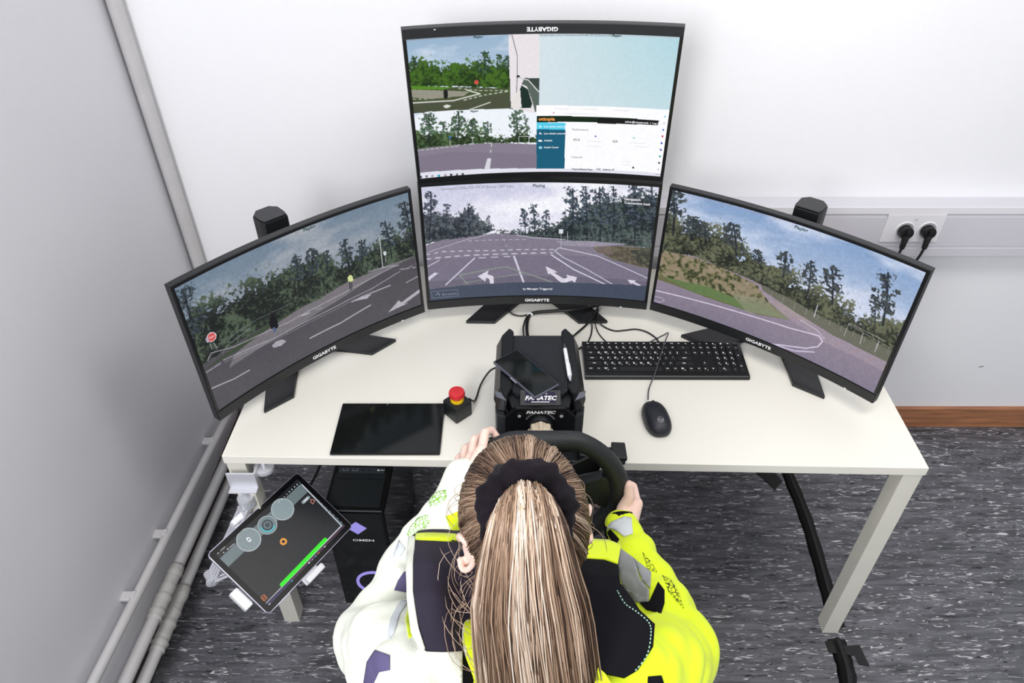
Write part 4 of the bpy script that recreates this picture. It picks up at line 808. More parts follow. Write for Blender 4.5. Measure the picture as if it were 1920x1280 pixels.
p.poly(cp([(830, 80), (1215, 480), (1190, 500), (820, 110)]), (58, 70, 76)); p.line(cp([(850, 130), (1190, 480), (540, 1150)]), 9, (222, 222, 230))
for c, r, col in (((395, 600), 100, (132, 146, 150)), ((555, 475), 78, (116, 132, 136)), ((685, 340), 92, (136, 152, 156))):
    u0 = p.uv([ckt(*c)])[0]; u1 = p.uv([ckt(c[0] + r, c[1] - r * .2)])[0]; R_ = np.hypot((u1[0] - u0[0]) * pw, (u1[1] - u0[1]) * ph)
    d = np.hypot((p.X - u0[0]) * pw, (p.Y - u0[1]) * ph) / R_; p.put(((1.08 - d) * 40).clip(0, 1), (120, 130, 134)); p.put(((1 - d) * 40).clip(0, 1), col); p.put((((d > .96) & (d < 1.04))).astype(float), (196, 204, 208), .7)
    if r == 78: p.put(((d < .62) & (d > .42)).astype(float), (60, 70, 76)); p.put(((d < .3)).astype(float), (66, 76, 82)); p.put(((d < .8) & (d > .68) & (p.Y > u0[1] - .04) & (p.X < u0[0] + .04)).astype(float), (60, 200, 215))
    if r == 100: p.put(((d < .22) & (d > .1) & (abs(p.X - u0[0]) * pw < R_ * .13)).astype(float), (235, 238, 240))
p.poly(cp([(150, 770), (280, 640), (330, 690), (222, 835)]), (110, 124, 128))
u0 = p.uv([ckt(692, 617)])[0]; d = np.hypot((p.X - u0[0]) * pw, (p.Y - u0[1]) * ph); p.put(((d < .0085) & (d > .0042)).astype(float), (240, 160, 60))
p.line(cp([(678, 985), (1050, 600)]), 36, (40, 235, 20)); p.line(cp([(560, 1150), (1215, 490)]), 30, (70, 40, 62)); p.line(cp([(560, 1150), (760, 950)]), 28, (52, 50, 84))
for c, col in (((577, 1155), (220, 220, 230)), ((768, 958), (60, 190, 235)), ((915, 800), (225, 225, 230)), ((943, 775), (200, 160, 220)), ((970, 748), (60, 180, 235)), ((997, 720), (240, 120, 60)), ((1025, 692), (120, 60, 80)), ((1050, 665), (230, 225, 225))): p.poly(cp([(c[0] - 12, c[1]), (c[0], c[1] - 12), (c[0] + 12, c[1]), (c[0], c[1] + 12)]), col)
for k in range(12): x, y_ = 835 + k * 32, 100 + k * 32; p.poly(cp([(x - 6, y_), (x, y_ - 6), (x + 6, y_), (x, y_ + 6)]), (150, 170, 190))
for k in range(8): x, y_ = 655 + k * 22, 275 - k * 21; p.poly(cp([(x - 6, y_), (x, y_ - 6), (x + 6, y_), (x, y_ + 6)]), (215, 220, 225))
for c in ((130, 716), (155, 690), (180, 712), (215, 680)): p.poly(cp([(c[0] - 8, c[1]), (c[0], c[1] - 8), (c[0] + 8, c[1]), (c[0], c[1] + 8)]), (200, 190, 180))
p.line(cp([(230, 670), (270, 635)]), 7, (190, 190, 195)); p.line(cp([(290, 615), (350, 555)]), 7, (150, 150, 155)); p.line(cp([(165, 685), (190, 662)]), 7, (190, 190, 195))
p.line(cp([(862, 280), (905, 240)]), 34, (140, 152, 156)); p.line(cp([(868, 274), (900, 245)]), 12, (225, 228, 230)); p.line(cp([(930, 255), (960, 265), (945, 295), (925, 280), (930, 255)]), 6, (220, 150, 130))
p.line(cp([(500, 1095), (525, 1072), (552, 1100), (525, 1125), (500, 1095)]), 6, (230, 120, 60)); p.line(cp([(515, 1110), (535, 1088)]), 8, (200, 100, 50))
p.line(cp([(1085, 320), (1000, 590)]), 3, (14, 14, 16))
p.noise(.08); me = grid_mesh('display', W2, H2, lambda u, v: Vector(((u - .5) * pw, (.5 - v) * ph, .0004))); p.attach(me); link('display', me, SCREEN, t, True)
# holder and arm
h = thing('tablet_mount', 'silver jointed clamp arm on the left desk leg holding the tablet', 'arm', (-.64, 1.12, 0))
o0 = Vector((-.64, 1.12, 0))
def T(x, y, z): return Mt @ Vector((x, y, z)) - o0
def loc_box(name, c, s, m, parent, bev=.002, rz=0):
    bm = bmesh.new(); box(bm, (0, 0, 0), s, Matrix.Rotation(rz, 4, 'Z'), bev); bmesh.ops.transform(bm, matrix=Matrix.Translation(-o0) @ Mt @ Matrix.Translation(c), verts=bm.verts); return obj(name, bm, m, parent)
loc_box('holder_plate', (-.02, 0, -.0165), (.11, .09, .008), WHITEP, h, .003)
for nme, c, s, c2, s2 in (('holder_arm', (-.03, .07, -.0165), (.05, .1, .007), (-.03, .113, -.006), (.055, .016, .024)), ('holder_arm', (-.01, -.07, -.0165), (.05, .1, .007), (-.005, -.113, -.006), (.055, .016, .024)), ('holder_arm', (-.11, -.03, -.0165), (.1, .045, .007), (-.162, -.03, -.008), (.022, .055, .022))):
    a = loc_box(nme, c, s, WHITEP, h); loc_box('grip_finger', c2, s2, WHITEP, a, .004)
def bars(pts, name):
    A_, B_ = [Vector(q) - o0 for q in pts]; d = (B_ - A_).normalized(); sd = d.cross(Vector((0, 0, 1))).normalized()
    bm = bmesh.new()
    for k in (-1.2, -.4, .4, 1.2): cyl(bm, A_ + sd * .0125 * k, B_ + sd * .0125 * k, .004, n=10)
    for q in (A_, B_): cyl(bm, q + sd * -.019, q + sd * .019, .012, n=20, bev=.002)
    cyl(bm, A_.lerp(B_, .12) - sd * .017, A_.lerp(B_, .12) + sd * .017, .006, n=12)
    return obj(name, bm, SILVER, h, True, 40)
J0 = atz(463, 940, .56); J1 = atz(396, 1083, .38); J2 = TC - Za * .06 + Xa * -.02
bars((J0, J1), 'upper_arm'); bars((J1, J2), 'lower_arm')
bm = bmesh.new(); cyl(bm, J2 - o0, T(-.02, 0, -.02), .016, n=20, bev=.002); sph(bm, J2 - o0, .018, 20); obj('ball_joint', bm, SILVER, h, True, 40)
bm = bmesh.new(); cyl(bm, J0 - o0 + Vector((0, 0, -.012)), J0 - o0 + Vector((0, 0, .018)), .02, n=28, bev=.002); cyl(bm, J0 - o0 + Vector((0, 0, .018)), J0 - o0 + Vector((0, 0, .022)), .008, n=6); obj('pivot', bm, SILVER, h, True, 40)
bm = bmesh.new(); cyl(bm, J0 - o0, J0 - o0 + Vector((.004, .006, .07)), .009, n=16); box(bm, (.012, -.014, .66), (.066, .005, .05), bev=.002); box(bm, (.012, -.022, .636), (.066, .022, .004), bev=.002); box(bm, (.043, .014, .66), (.005, .06, .045), bev=.002); obj('clamp_bracket', bm, SILVER, h)
bm = bmesh.new(); cyl(bm, (.056, .02, .66), (.056, .02, .672), .024, n=28, bev=.002); cyl(bm, (.056, .02, .672), (.056, .02, .69), .005, n=12); obj('clamp_knob', bm, SILVER, h, True, 40)
# ------------------------------------------------------------------ chair (mostly out of frame)
t = thing('office_chair', 'dark office chair under the seated person', 'chair', (.02, .42, 0))
FAB = mat('chair_fabric', rgb(30, 30, 34), .9, bump=.5, bscale=300)
bm = bmesh.new(); box(bm, (0, -.02, .435), (.48, .46, .07), bev=.03, seg=3); obj('seat', bm, FAB, t, True, 50)
bm = bmesh.new(); box(bm, (0, -.262, .7), (.42, .05, .36), Matrix.Rotation(.06, 4, 'X'), .02, 3); obj('backrest', bm, FAB, t, True, 50)
bm = bmesh.new(); box(bm, (0, -.275, .48), (.06, .015, .2), bev=.003); cyl(bm, (0, 0, .1), (0, 0, .4), .028, n=20); obj('column', bm, BLACK, t)
for k in range(5):
    a = k * 2 * PI / 5 + .3; bm = bmesh.new(); cyl(bm, (0, 0, .1), (.29 * math.cos(a), .29 * math.sin(a), .07), .026, .016, 12); lg = obj('base_leg', bm, BLACK, t, True)
    bm = bmesh.new(); cyl(bm, (.29 * math.cos(a) - .02 * math.sin(a), .29 * math.sin(a) + .02 * math.cos(a), .028), (.29 * math.cos(a) + .02 * math.sin(a), .29 * math.sin(a) - .02 * math.cos(a), .028), .027, n=18); cyl(bm, (.29 * math.cos(a), .29 * math.sin(a), .03), (.29 * math.cos(a), .29 * math.sin(a), .075), .008, n=10); obj('caster', bm, BLACK2, lg, True)
# ------------------------------------------------------------------ PERSON
per = thing('person', 'person with long blond ponytail in a yellow high-visibility jacket, hands on the wheel', 'person', (0, 0, 0))
HC = Vector((.016, .618, 1.164)); HY = math.radians(15)      # head centre, turned a little left
HR = Matrix.Rotation(HY, 4, 'Z') @ Matrix.Rotation(math.radians(-14), 4, 'X')
HM = Matrix.Translation(HC) @ HR
def hp(x, y, z): return HM @ Vector((x, y, z))
RWc, RWr = WC, .149
WM = Matrix.Translation(WC) @ Matrix.Rotation(WT, 4, 'X')
def rimp(deg, out=0, d=0):      # point by the rim: out beyond the tube centre, d towards the wall
    a = math.radians(deg); return WM @ Vector(((.149 + out) * math.cos(a), d, (.149 + out) * math.sin(a)))
bm = bmesh.new()
# head
sph(bm, HC, (.074, .09, .1), 32, HR); sph(bm, hp(0, .018, -.045), (.06, .072, .075), 28, HR); sph(bm, hp(0, .055, -.09), (.032, .03, .03), 20, HR)
cap(bm, hp(0, .088, .0), .009, hp(0, .108, -.03), .012); sph(bm, hp(.012, .1, -.034), .008); sph(bm, hp(-.012, .1, -.034), .008)
sph(bm, hp(0, .088, -.058), (.024, .012, .005), 14, HR); sph(bm, hp(0, .086, -.067), (.021, .012, .006), 14, HR)
for s in (-1, 1): sph(bm, hp(s * .034, .072, -.03), (.022, .02, .018), 14, HR); cap(bm, hp(s * .016, .086, .016), .007, hp(s * .05, .072, .014), .006)
for s in (-1, 1):          # ears
    E = HM @ Matrix.Translation((s * .082, -.004, -.026)) @ Matrix.Rotation(s * -.45, 4, 'Z') @ Matrix.Rotation(.12, 4, 'X')
    for k in range(14):
        a = -2.3 + k * .36; b_ = a + .36; rr_ = lambda q: Vector((s * .004 + s * .008 * math.sin(q) ** 2, -.016 * math.cos(q) - .004, .03 * math.sin(q)))
        cap(bm, E @ rr_(a), .0048, E @ rr_(b_), .0048, 8)
    sph(bm, E @ Vector((0, -.004, 0)), (.0045, .015, .026), 14, E.to_3x3().to_4x4()); sph(bm, E @ Vector((0, .004, -.032)), (.005, .008, .01), 12, E.to_3x3().to_4x4())
cap(bm, hp(0, -.02, -.06), .052, (.02, .55, 1.03), .055); cap(bm, (.02, .55, 1.03), .055, (.02, .5, .96), .08)
# torso, hips, legs under the clothes (one body)
sph(bm, (.02, .47, .86), (.14, .09, .16), 24); sph(bm, (.02, .44, .64), (.13, .1, .18), 24)
for s in (-1, 1):
    hpnt = (.02 + s * .09, .42, .535); kn = (.02 + s * .13, .84, .53); an = (.02 + s * .13, .93, .1)
    cap(bm, hpnt, .07, kn, .05); cap(bm, kn, .048, an, .034); cap(bm, an, .034, (.02 + s * .14, 1.08, .045), .028)
SL, SR = Vector((-.14, .5, .972)), Vector((.18, .48, .968)); EL, ER = Vector((-.232, .62, .845)), Vector((.272, .60, .845)); WLs, WRs = Vector((-.106, .838, .918)), Vector((.211, .836, .815))
for a, b_, c in ((SL, EL, WLs), (SR, ER, WRs)):
    a2 = a + Vector((0, .012, -.035)); cap(bm, a2, .036, b_, .034); cap(bm, b_, .033, c, .026); cap(bm, (.02, .49, .94), .045, a2, .034)
# left hand over the rim at ten o'clock
def finger(P, R):
    for a, b_, r0, r1 in zip(P, P[1:], R, R[1:]): cap(bm, a, r0, b_, r1, 12)
kn = []
for i, (dg, ln) in enumerate(((128, 1.0), (137, 1.08), (146, 1.0), (154.5, .82))):
    m_ = rimp(dg + 3, .028, -.024); finger([m_, rimp(dg, .031, .014 * ln + .002), rimp(dg - 1, .016, .034), rimp(dg - 1, -.008, .028)], [.0098, .0088, .0080, .0070]); kn.append(m_)
for m_, r_ in zip(kn, (.012, .0125, .012, .011)): cap(bm, WLs + (m_ - kn[1]) * .35, .02, m_, r_, 14)
finger([WLs + Vector((.01, .01, -.01)), rimp(135, .006, -.036), rimp(124, -.006, -.032), rimp(116, -.008, -.026)], [.018, .0125, .0105, .009])
# right hand at three o'clock, thumb up along the rim
kn = []
for i, (dg, ln) in enumerate(((-2, 1.0), (-11.5, 1.08), (-21, 1.0), (-30, .82))):
    m_ = rimp(dg - 2, .036, -.02); finger([m_, rimp(dg, .034, .02 * ln), rimp(dg, .01, .036), rimp(dg, -.014, .028)], [.0098, .0088, .0080, .0070]); kn.append(m_)
for m_, r_ in zip(kn, (.013, .013, .012, .011)): cap(bm, WRs + (m_ - kn[1]) * .35, .021, m_, r_, 14)
finger([WRs + Vector((-.004, .012, .012)), rimp(-4, .008, -.034), rimp(4, .018, -.026), rimp(11, .02, -.014)], [.018, .0135, .0108, .0094])
body = fuse('body', bm, SKIN, .0028, 3, per)
# finger nails
for pnt, nn_ in ((rimp(11, .0265, -.018), Vector((.5, -.6, .6))),):
    bm = bmesh.new(); sph(bm, pnt, (.0055, .0068, .0016), 14, align(nn_)); obj('thumb_nail', bm, mat('nail', rgb(246, 208, 200), .25), per, True)
for s in (-1, 1):
    bm = bmesh.new(); sph(bm, hp(s * .031, .076, .0), .0125, 16); o = obj('eye', bm, WHITEP, per, True)
    bm = bmesh.new(); sph(bm, hp(s * .031, .0865, .0), (.0055, .003, .0055), 12, HR); obj('iris', bm, mat('iris_blue', rgb(70, 100, 130), .2), o, True)
bm = bmesh.new(); sph(bm, hp(0, .0985, -.0585), (.02, .004, .0035), 14, HR); sph(bm, hp(0, .096, -.067), (.017, .004, .004), 14, HR); obj('lips', bm, mat('lips', rgb(200, 120, 112), .4), per, True)
# trousers and shoes
bm = bmesh.new(); sph(bm, (.02, .42, .56), (.165, .13, .1), 24)
for s in (-1, 1):
    kn_ = (.02 + s * .13, .84, .53); an = (.02 + s * .13, .93, .11)
    cap(bm, (.02 + s * .09, .42, .54), .088, kn_, .066); cap(bm, kn_, .064, an, .055)
tr = fuse('trousers', bm, mat('dark_trousers', rgb(24, 24, 30), .85, bump=.4, bscale=250), .008, 3, per)
for s in (-1, 1):
    bm = bmesh.new(); cap(bm, (.02 + s * .13, .93, .06), .05, (.02 + s * .145, 1.08, .043), .04, 20)
    for v in bm.verts: v.co.z = max(v.co.z, .004)
    obj('shoe', bm, BLACK, per, True)
# jacket
YEL = mat('hi_vis_yellow', rgb(226, 246, 12), .7, bump=.35, bscale=500, sheen=.2)
YEL_BLOWN = mat('blown_out_yellow', rgb(247, 250, 236), .7, bump=.35, bscale=500)  # yellow cloth overexposed by window light, the glare painted in as near-white
NAVY = mat('navy_fabric', rgb(13, 13, 20), .9, spec=.2, bump=.5, bscale=600); PLUM = mat('plum_lining', rgb(40, 34, 52), .85, bump=.5, bscale=600, vary=.15, vscale=8)
REFL = mat('reflective_grey', rgb(150, 152, 156), .5, bump=.3, bscale=700); REFL2 = mat('reflective_pale', rgb(212, 218, 222), .5, bump=.3, bscale=700)
bm = bmesh.new()
sph(bm, (.02, .455, .80), (.185, .125, .22), 32); sph(bm, (.02, .43, .62), (.185, .14, .14), 28)
cap(bm, (-.115, .515, .955), .066, (.155, .50, .95), .066, 24); cap(bm, (-.07, .50, .90), .1, (.11, .49, .90), .1, 24)
for a, b_, c, cuff in ((SL, EL, WLs, Vector((-.083, .884, .932))), (SR, ER, WRs, Vector((.2115, .853, .817)))):
    cap(bm, a + Vector((0, .015, -.02)), .067, a.lerp(b_, .5) + Vector((0, 0, .004)), .068, 24); cap(bm, a.lerp(b_, .5), .068, b_, .058, 24)
    mid = b_.lerp(cuff, .5); cap(bm, b_, .057, mid, .05, 24); cap(bm, mid, .05, b_.lerp(cuff, .86), .036, 24); cap(bm, b_.lerp(cuff, .86), .036, cuff, .034, 24)
    # gathered folds round the elbow and upper sleeve
    for k in range(3):
        f_ = .3 + .22 * k; c_ = b_.lerp(cuff, f_); sph(bm, c_ + Vector((.004 * (-1) ** k, 0, .006)), .052 - .006 * k, 20)
jk = fuse('jacket', bm, [YEL, YEL_BLOWN], .005, 6, per)
me = jk.data; V = [v.co.copy() for v in me.vertices]; Nn = [v.normal.copy() for v in me.vertices]
for i, v in enumerate(me.vertices):       # cloth folds
    q = V[i]; d = mnoise.noise(Vector((q.x * 9, q.y * 9, q.z * 16))) * .012 + mnoise.noise(q * 27) * .004 + abs(mnoise.noise(Vector((q.x * 14 + q.y * 6, q.y * 12, q.z * 22)) + Vector((5, 5, 5)))) * .012
    v.co = q + Nn[i] * d
me.update()
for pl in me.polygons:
    if pl.center.x < -.045 + .02 * math.sin(pl.center.y * 9): pl.material_index = 1  # left side gets the blown-out colour: window glare painted on, same yellow cloth
BV = BVHTree.FromPolygons([v.co.copy() for v in me.vertices], [tuple(pl.vertices) for pl in me.polygons])
def dens(P, step, closed=True):
    out = []; n = len(P)
    for i in range(n if closed else n - 1):
        a = Vector(P[i]); b_ = Vector(P[(i + 1) % n]); k = max(1, int((b_ - a).length / step)); out += [a.lerp(b_, j / k) for j in range(k)]
    return out
def inpoly(x, y, P):
    r = False; n = len(P)
    for i in range(n):
        x0, y0 = P[i]; x1, y1 = P[(i + 1) % n]
        if (y0 > y) != (y1 > y) and x < (x1 - x0) * (y - y0) / (y1 - y0) + x0: r = not r
    return r
def tri(P, step=5):
    D = dens(P, step); n = len(D); xs = [q[0] for q in D]; ys = [q[1] for q in D]; pts = [Vector((q[0], q[1])) for q in D]
    y = min(ys) + step / 2; row = 0
    while y < max(ys):
        x = min(xs) + (row % 2) * step / 2
        while x < max(xs):
            if inpoly(x, y, D) and min((Vector((x, y)) - q).length for q in pts[:n]) > step * .45: pts.append(Vector((x, y)))
            x += step
        y += step * .87; row += 1
    r = delaunay_2d_cdt(pts, [(i, (i + 1) % n) for i in range(n)], [list(range(n))], 1, 1e-5); return r[0], r[2]
def patch(name, P, m, off=.0018, step=5, parent=jk, bv=None):
    """cloth patch sewn on the jacket: outline dropped on to its surface, with a little thickness"""
    V2, Fc = tri(P, step); out = []; bad = set()
    for i, q in enumerate(V2):
        d = ray(q[0], q[1]).normalized(); h_, nrm, _, _ = (bv or BV).ray_cast(CAM, d)
        if h_ is None: bad.add(i); out.append(Vector((0, 0, 0)))
        else:
            out.append(h_ - d * off * 1.2)
    L_ = [tuple(f_) for f_ in Fc if not any(k in bad for k in f_)]
    L_ = [f_ for f_ in L_ if max((out[f_[0]] - out[f_[1]]).length, (out[f_[1]] - out[f_[2]]).length) < .04]
    if not L_: return None
    par = list(range(len(out)))
    def fd(i):
        while par[i] != i: par[i] = par[par[i]]; i = par[i]
        return i
    for f_ in L_: par[fd(f_[1])] = fd(f_[0]); par[fd(f_[2])] = fd(f_[0])
    cnt = {}
    for f_ in L_: cnt[fd(f_[0])] = cnt.get(fd(f_[0]), 0) + 1
    best = max(cnt, key=cnt.get); L_ = [f_ for f_ in L_ if fd(f_[0]) == best]; use = sorted({i for f_ in L_ for i in f_}); ix = {k: i for i, k in enumerate(use)}
    out = [out[k] for k in use]; L_ = [tuple(ix[k] for k in f_) for f_ in L_]
    o = mesh_from(name, out, L_, m, parent, True); md = o.modifiers.new('t', 'SOLIDIFY'); md.thickness = .0012; md.offset = 0; evaluated(o); return o
patch('reflective_patch', [(1162, 1026), (1189, 1046), (1200, 1085), (1217, 1105), (1216, 1128), (1195, 1128), (1166, 1096), (1159, 1062)], REFL)
patch('reflective_patch', [(1186, 1044), (1221, 1072), (1219, 1103), (1204, 1088), (1196, 1066)], REFL)
patch('reflective_patch', [(1167, 1099), (1212, 1122), (1200, 1130), (1190, 1128)], REFL)
patch('black_patch', [(1234, 1090), (1246, 1106), (1246, 1130), (1240, 1149), (1212, 1143), (1199, 1130), (1218, 1126)], NAVY)
patch('black_patch', [(1144, 992), (1161, 1010), (1156, 1019), (1128, 1013), (1126, 1008)], NAVY)
patch('reflective_patch', [(1132, 998), (1146, 978), (1170, 968), (1184, 970), (1187, 1000), (1170, 1006), (1158, 996), (1144, 990)], REFL2)
patch('black_patch', [(1215, 1268), (1240, 1266), (1248, 1290), (1214, 1290)], NAVY)
HEX = bpy.data.materials.new('black_lattice_print'); HEX.use_nodes = True
def lattice(mt_, base, ink):
    nt = mt_.node_tree; b = nt.nodes['Principled BSDF']; b.inputs['Roughness'].default_value = .7; tc = nt.nodes.new('ShaderNodeTexCoord')
    v = nt.nodes.new('ShaderNodeTexVoronoi'); v.feature = 'DISTANCE_TO_EDGE'; v.inputs['Scale'].default_value = 150; nt.links.new(tc.outputs['Object'], v.inputs['Vector'])
    r = nt.nodes.new('ShaderNodeValToRGB'); r.color_ramp.elements[0].position = .06; r.color_ramp.elements[1].position = .1; r.color_ramp.elements[0].color = (*ink, 1); r.color_ramp.elements[1].color = (*base, 1)
    nt.links.new(v.outputs[0], r.inputs[0]); nt.links.new(r.outputs[0], b.inputs['Base Color'])
lattice(HEX, rgb(226, 246, 12), rgb(16, 18, 16)); HEX2 = bpy.data.materials.new('green_lattice_print'); HEX2.use_nodes = True; lattice(HEX2, rgb(244, 248, 230), rgb(120, 190, 20))
patch('lattice_print', [(1205, 1035), (1222, 1054), (1232, 1072), (1214, 1066)], HEX, .001, 4); patch('lattice_print', [(1242, 1078), (1258, 1086), (1272, 1110), (1282, 1140), (1270, 1128), (1254, 1108)], HEX, .001, 4)
patch('lattice_print', [(816, 922), (836, 918), (838, 934), (822, 946), (806, 950), (804, 938)], HEX2, .001, 4); patch('lattice_print', [(784, 970), (802, 964), (806, 980), (788, 1000), (770, 1014), (762, 1002), (770, 986)], HEX2, .001, 4)
patch('yellow_patch', [(835, 968), (864, 956), (866, 1000), (830, 1004), (846, 992)], YEL, .001, 4)
patch('reflective_patch', [(748, 1012), (760, 1028), (752, 1042), (736, 1044)], REFL2); patch('reflective_patch', [(778, 1018), (784, 1046), (764, 1030)], REFL2)
patch('plum_patch', [(757, 1072), (772, 1071), (772, 1112), (739, 1106), (746, 1088)], mat('plum_patch', rgb(92, 84, 124), .8)); patch('reflective_patch', [(760, 1114), (772, 1118), (750, 1150), (740, 1186), (728, 1200), (728, 1182), (732, 1160), (744, 1136)], REFL2)
patch('plum_patch', [(703, 1218), (731, 1228), (731, 1256), (710, 1260), (696, 1290), (680, 1290), (688, 1240)], MATS['plum_patch'])
patch('yellow_patch', [(767, 1132), (770, 1160), (776, 1190), (766, 1196), (760, 1160)], YEL, .001, 4)
# cuffs
for c, d, m_, nm in ((Vector((.2115, .853, .817)), Vector((0, .03, .002)), NAVY, 'inner_cuff'), (Vector((-.083, .884, .932)), Vector((.012, .022, .004)), YEL_BLOWN, 'cuff')):
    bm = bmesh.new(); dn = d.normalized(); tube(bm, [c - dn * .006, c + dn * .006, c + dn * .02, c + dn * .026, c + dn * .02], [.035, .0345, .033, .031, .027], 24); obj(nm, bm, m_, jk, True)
# wide hood / collar wings lying open round the neck: height field around the neck
def hood(name, P, zf, m, th=.004, step=6, parent=jk, wr=.004):
    V2, Fc = tri(P, step); out = []
    for q in V2:
        z = 1.02
        for _ in range(6): w3 = atz(q[0], q[1], z); z = zf(w3.x, w3.y)
        w3 = atz(q[0], q[1], z); w3.z += mnoise.noise(w3 * 22) * wr; out.append(w3)
    o = mesh_from(name, out, [tuple(f_) for f_ in Fc], m, parent, True); md = o.modifiers.new('t', 'SOLIDIFY'); md.thickness = th; md.offset = -1; evaluated(o)
    o.data.polygons.foreach_set('use_smooth', [True] * len(o.data.polygons)); return o
def zl(x, y): return 1.045 + .010 * math.sin((x + .14) * 60 + y * 34) * max(0, min(1, (x + .13) * 25)) - .12 * max(0, (x + .15)) - .55 * max(0, y - .62) - .18 * abs(y - .56) + .02 * math.sin(x * 40)
def zl2(x, y): return zl(x, y) + .004
def zr(x, y): return 1.055 - .12 * max(0, (x - .11)) - .5 * max(0, y - .6) - .1 * abs(y - .55)
def zr2(x, y): return zr(x, y) + .004
hood('hood_lining', [(772, 1000), (880, 998), (925, 1060), (950, 1150), (950, 1236), (865, 1230), (800, 1226), (782, 1190), (772, 1120)], zl, PLUM, .006)
hood('hood_edge', [(782, 1004), (868, 1006), (870, 1018), (782, 1016)], zl2, YEL, .005); hood('hood_edge', [(768, 1008), (781, 1010), (776, 1060), (776, 1110), (786, 1180), (797, 1218), (790, 1226), (774, 1190), (766, 1120), (764, 1050)], zl2, YEL_BLOWN, .005)
hood('hood_edge', [(785, 1218), (800, 1224), (862, 1222), (866, 1290), (800, 1290), (778, 1230)], zl2, YEL_BLOWN, .005); hood('yellow_piping', [(812, 1232), (838, 1226), (846, 1234), (820, 1246)], lambda x, y: zl(x, y) + .007, YEL, .002)
hood('hood_panel', [(1060, 1052), (1098, 1052), (1132, 1050), (1158, 1060), (1162, 1100), (1196, 1146), (1226, 1172), (1222, 1215), (1196, 1256), (1170, 1272), (1130, 1262), (1060, 1290), (1020, 1200)], zr, NAVY, .006)
hood('hood_panel', [(860, 1226), (960, 1226), (960, 1295), (866, 1295)], zl, NAVY, .006)
hood('hood_edge', [(1092, 1050), (1104, 1014), (1140, 1016), (1164, 1026), (1158, 1060), (1132, 1051)], zr2, YEL, .005); hood('hood_edge', [(1112, 1290), (1120, 1252), (1134, 1264), (1150, 1290)], zr2, YEL, .005)
# stitched seam on the right wing
bm = bmesh.new(); st = spline([(1157, 1108, 0), (1172, 1132, 0), (1196, 1148, 0), (1218, 1168, 0), (1220, 1195, 0), (1212, 1230, 0), (1190, 1258, 0)], 9)
for a, b_ in zip(st[::2], st[1::2]):
    pa = []
    for q in (a, b_):
        z = 1.03
        for _ in range(6): w3 = atz(q.x, q.y, z); z = zr(w3.x, w3.y)
        w3 = atz(q.x, q.y, z + .0085); w3.z += mnoise.noise(w3 * 22) * .004; pa.append(w3)
    cyl(bm, pa[0], pa[1], .0010, n=6)
obj('stitching', bm, mat('pale_thread', rgb(150, 190, 170), .7), jk)
# ------------------------------------------------------------------ hair
PD = (HR.inverted() @ Vector((0, -.5, .9))).normalized()     # where the tail leaves, in head space
hrx = Vector((.0805, .098, .1075))
def scalp(pole, th_, ph_, off=0):
    e1 = Vector((1, 0, 0)); e2 = pole.cross(e1).normalized(); e1 = e2.cross(pole).normalized()
    d = pole * math.cos(th_) + (e1 * math.cos(ph_) + e2 * math.sin(ph_)) * math.sin(th_)
    return hp(d.x * (hrx.x + off), d.y * (hrx.y + off), d.z * (hrx.z + off)), d
def limit(ph_):     # how far hair reaches from the pole before skin begins
    d = None
    for k in range(40):
        th_ = .3 + k * .06; _, d = scalp(PD, th_, ph_)
        face = d.y > .55 and d.z < .52 - .25 * abs(d.x)
        side = abs(d.x) > .75 and d.z < -.18 and d.y > -.35
        if face or side or d.z < -.72: return th_
    return 2.3
V = []; Fc = []; NP, NT = 90, 26
for i in range(NP):
    ph_ = 2 * PI * i / NP; lm = limit(ph_)
    for j in range(NT):
        th_ = .02 + (lm - .02) * j / (NT - 1); q, d = scalp(PD, th_, ph_, .0015 - (.006 if j == NT - 1 else 0)); V.append(q)
for i in range(NP):
    for j in range(NT - 1): a = i * NT + j; b_ = ((i + 1) % NP) * NT + j; Fc.append((a, a + 1, b_ + 1, b_))
hair = mesh_from('hair', V, Fc, mat('hair_base', rgb(92, 70, 54), .55, vary=.3, vscale=60), per, True)
TONES = np.array([rgb(66, 48, 38), rgb(104, 80, 64), rgb(146, 118, 96), rgb(184, 156, 132), rgb(214, 192, 170), rgb(232, 216, 200)])
HAIRM = attr_mat('hair_strands', .38); HAIRM.node_tree.nodes['Principled BSDF'].inputs['Specular IOR Level'].default_value = .55
def strands(name, paths, tones, rads, parent):
    Vv = []; Ff = []; Cc = []
    for P, c, r0 in zip(paths, tones, rads):
        n = len(P); b0 = len(Vv); up = Vector((0, 0, 1))
        for i, q in enumerate(P):
            tg = (P[min(n - 1, i + 1)] - P[max(0, i - 1)]).normalized(); s1 = tg.cross(Vector((.3, .4, .86))).normalized(); s2 = tg.cross(s1)
            rr_ = r0 * (1 if 0 < i < n - 1 else .35)
            for k in range(3): a = k * 2 * PI / 3; Vv.append(q + s1 * math.cos(a) * rr_ + s2 * math.sin(a) * rr_); Cc.append(c)
        for i in range(n - 1):
            for k in range(3): a = b0 + i * 3; Ff.append((a + k, a + (k + 1) % 3, a + 3 + (k + 1) % 3, a + 3 + k))
    me = bpy.data.meshes.new(name); me.from_pydata([tuple(v) for v in Vv], [], Ff); o = link(name, me, HAIRM, parent, True)
    at = me.color_attributes.new('paint', 'FLOAT_COLOR', 'POINT'); cc = np.ones((len(Vv), 4), np.float32); cc[:, :3] = np.array(Cc); at.data.foreach_set('color', cc.ravel()); o['kind'] = 'stuff'; return o
def tone(k, jit=.5):
    k = min(4.99, max(0, k + random.gauss(0, jit))); i = int(k); return TONES[i] * (1 - (k - i)) + TONES[i + 1] * (k - i)
paths, tn, rd = [], [], []
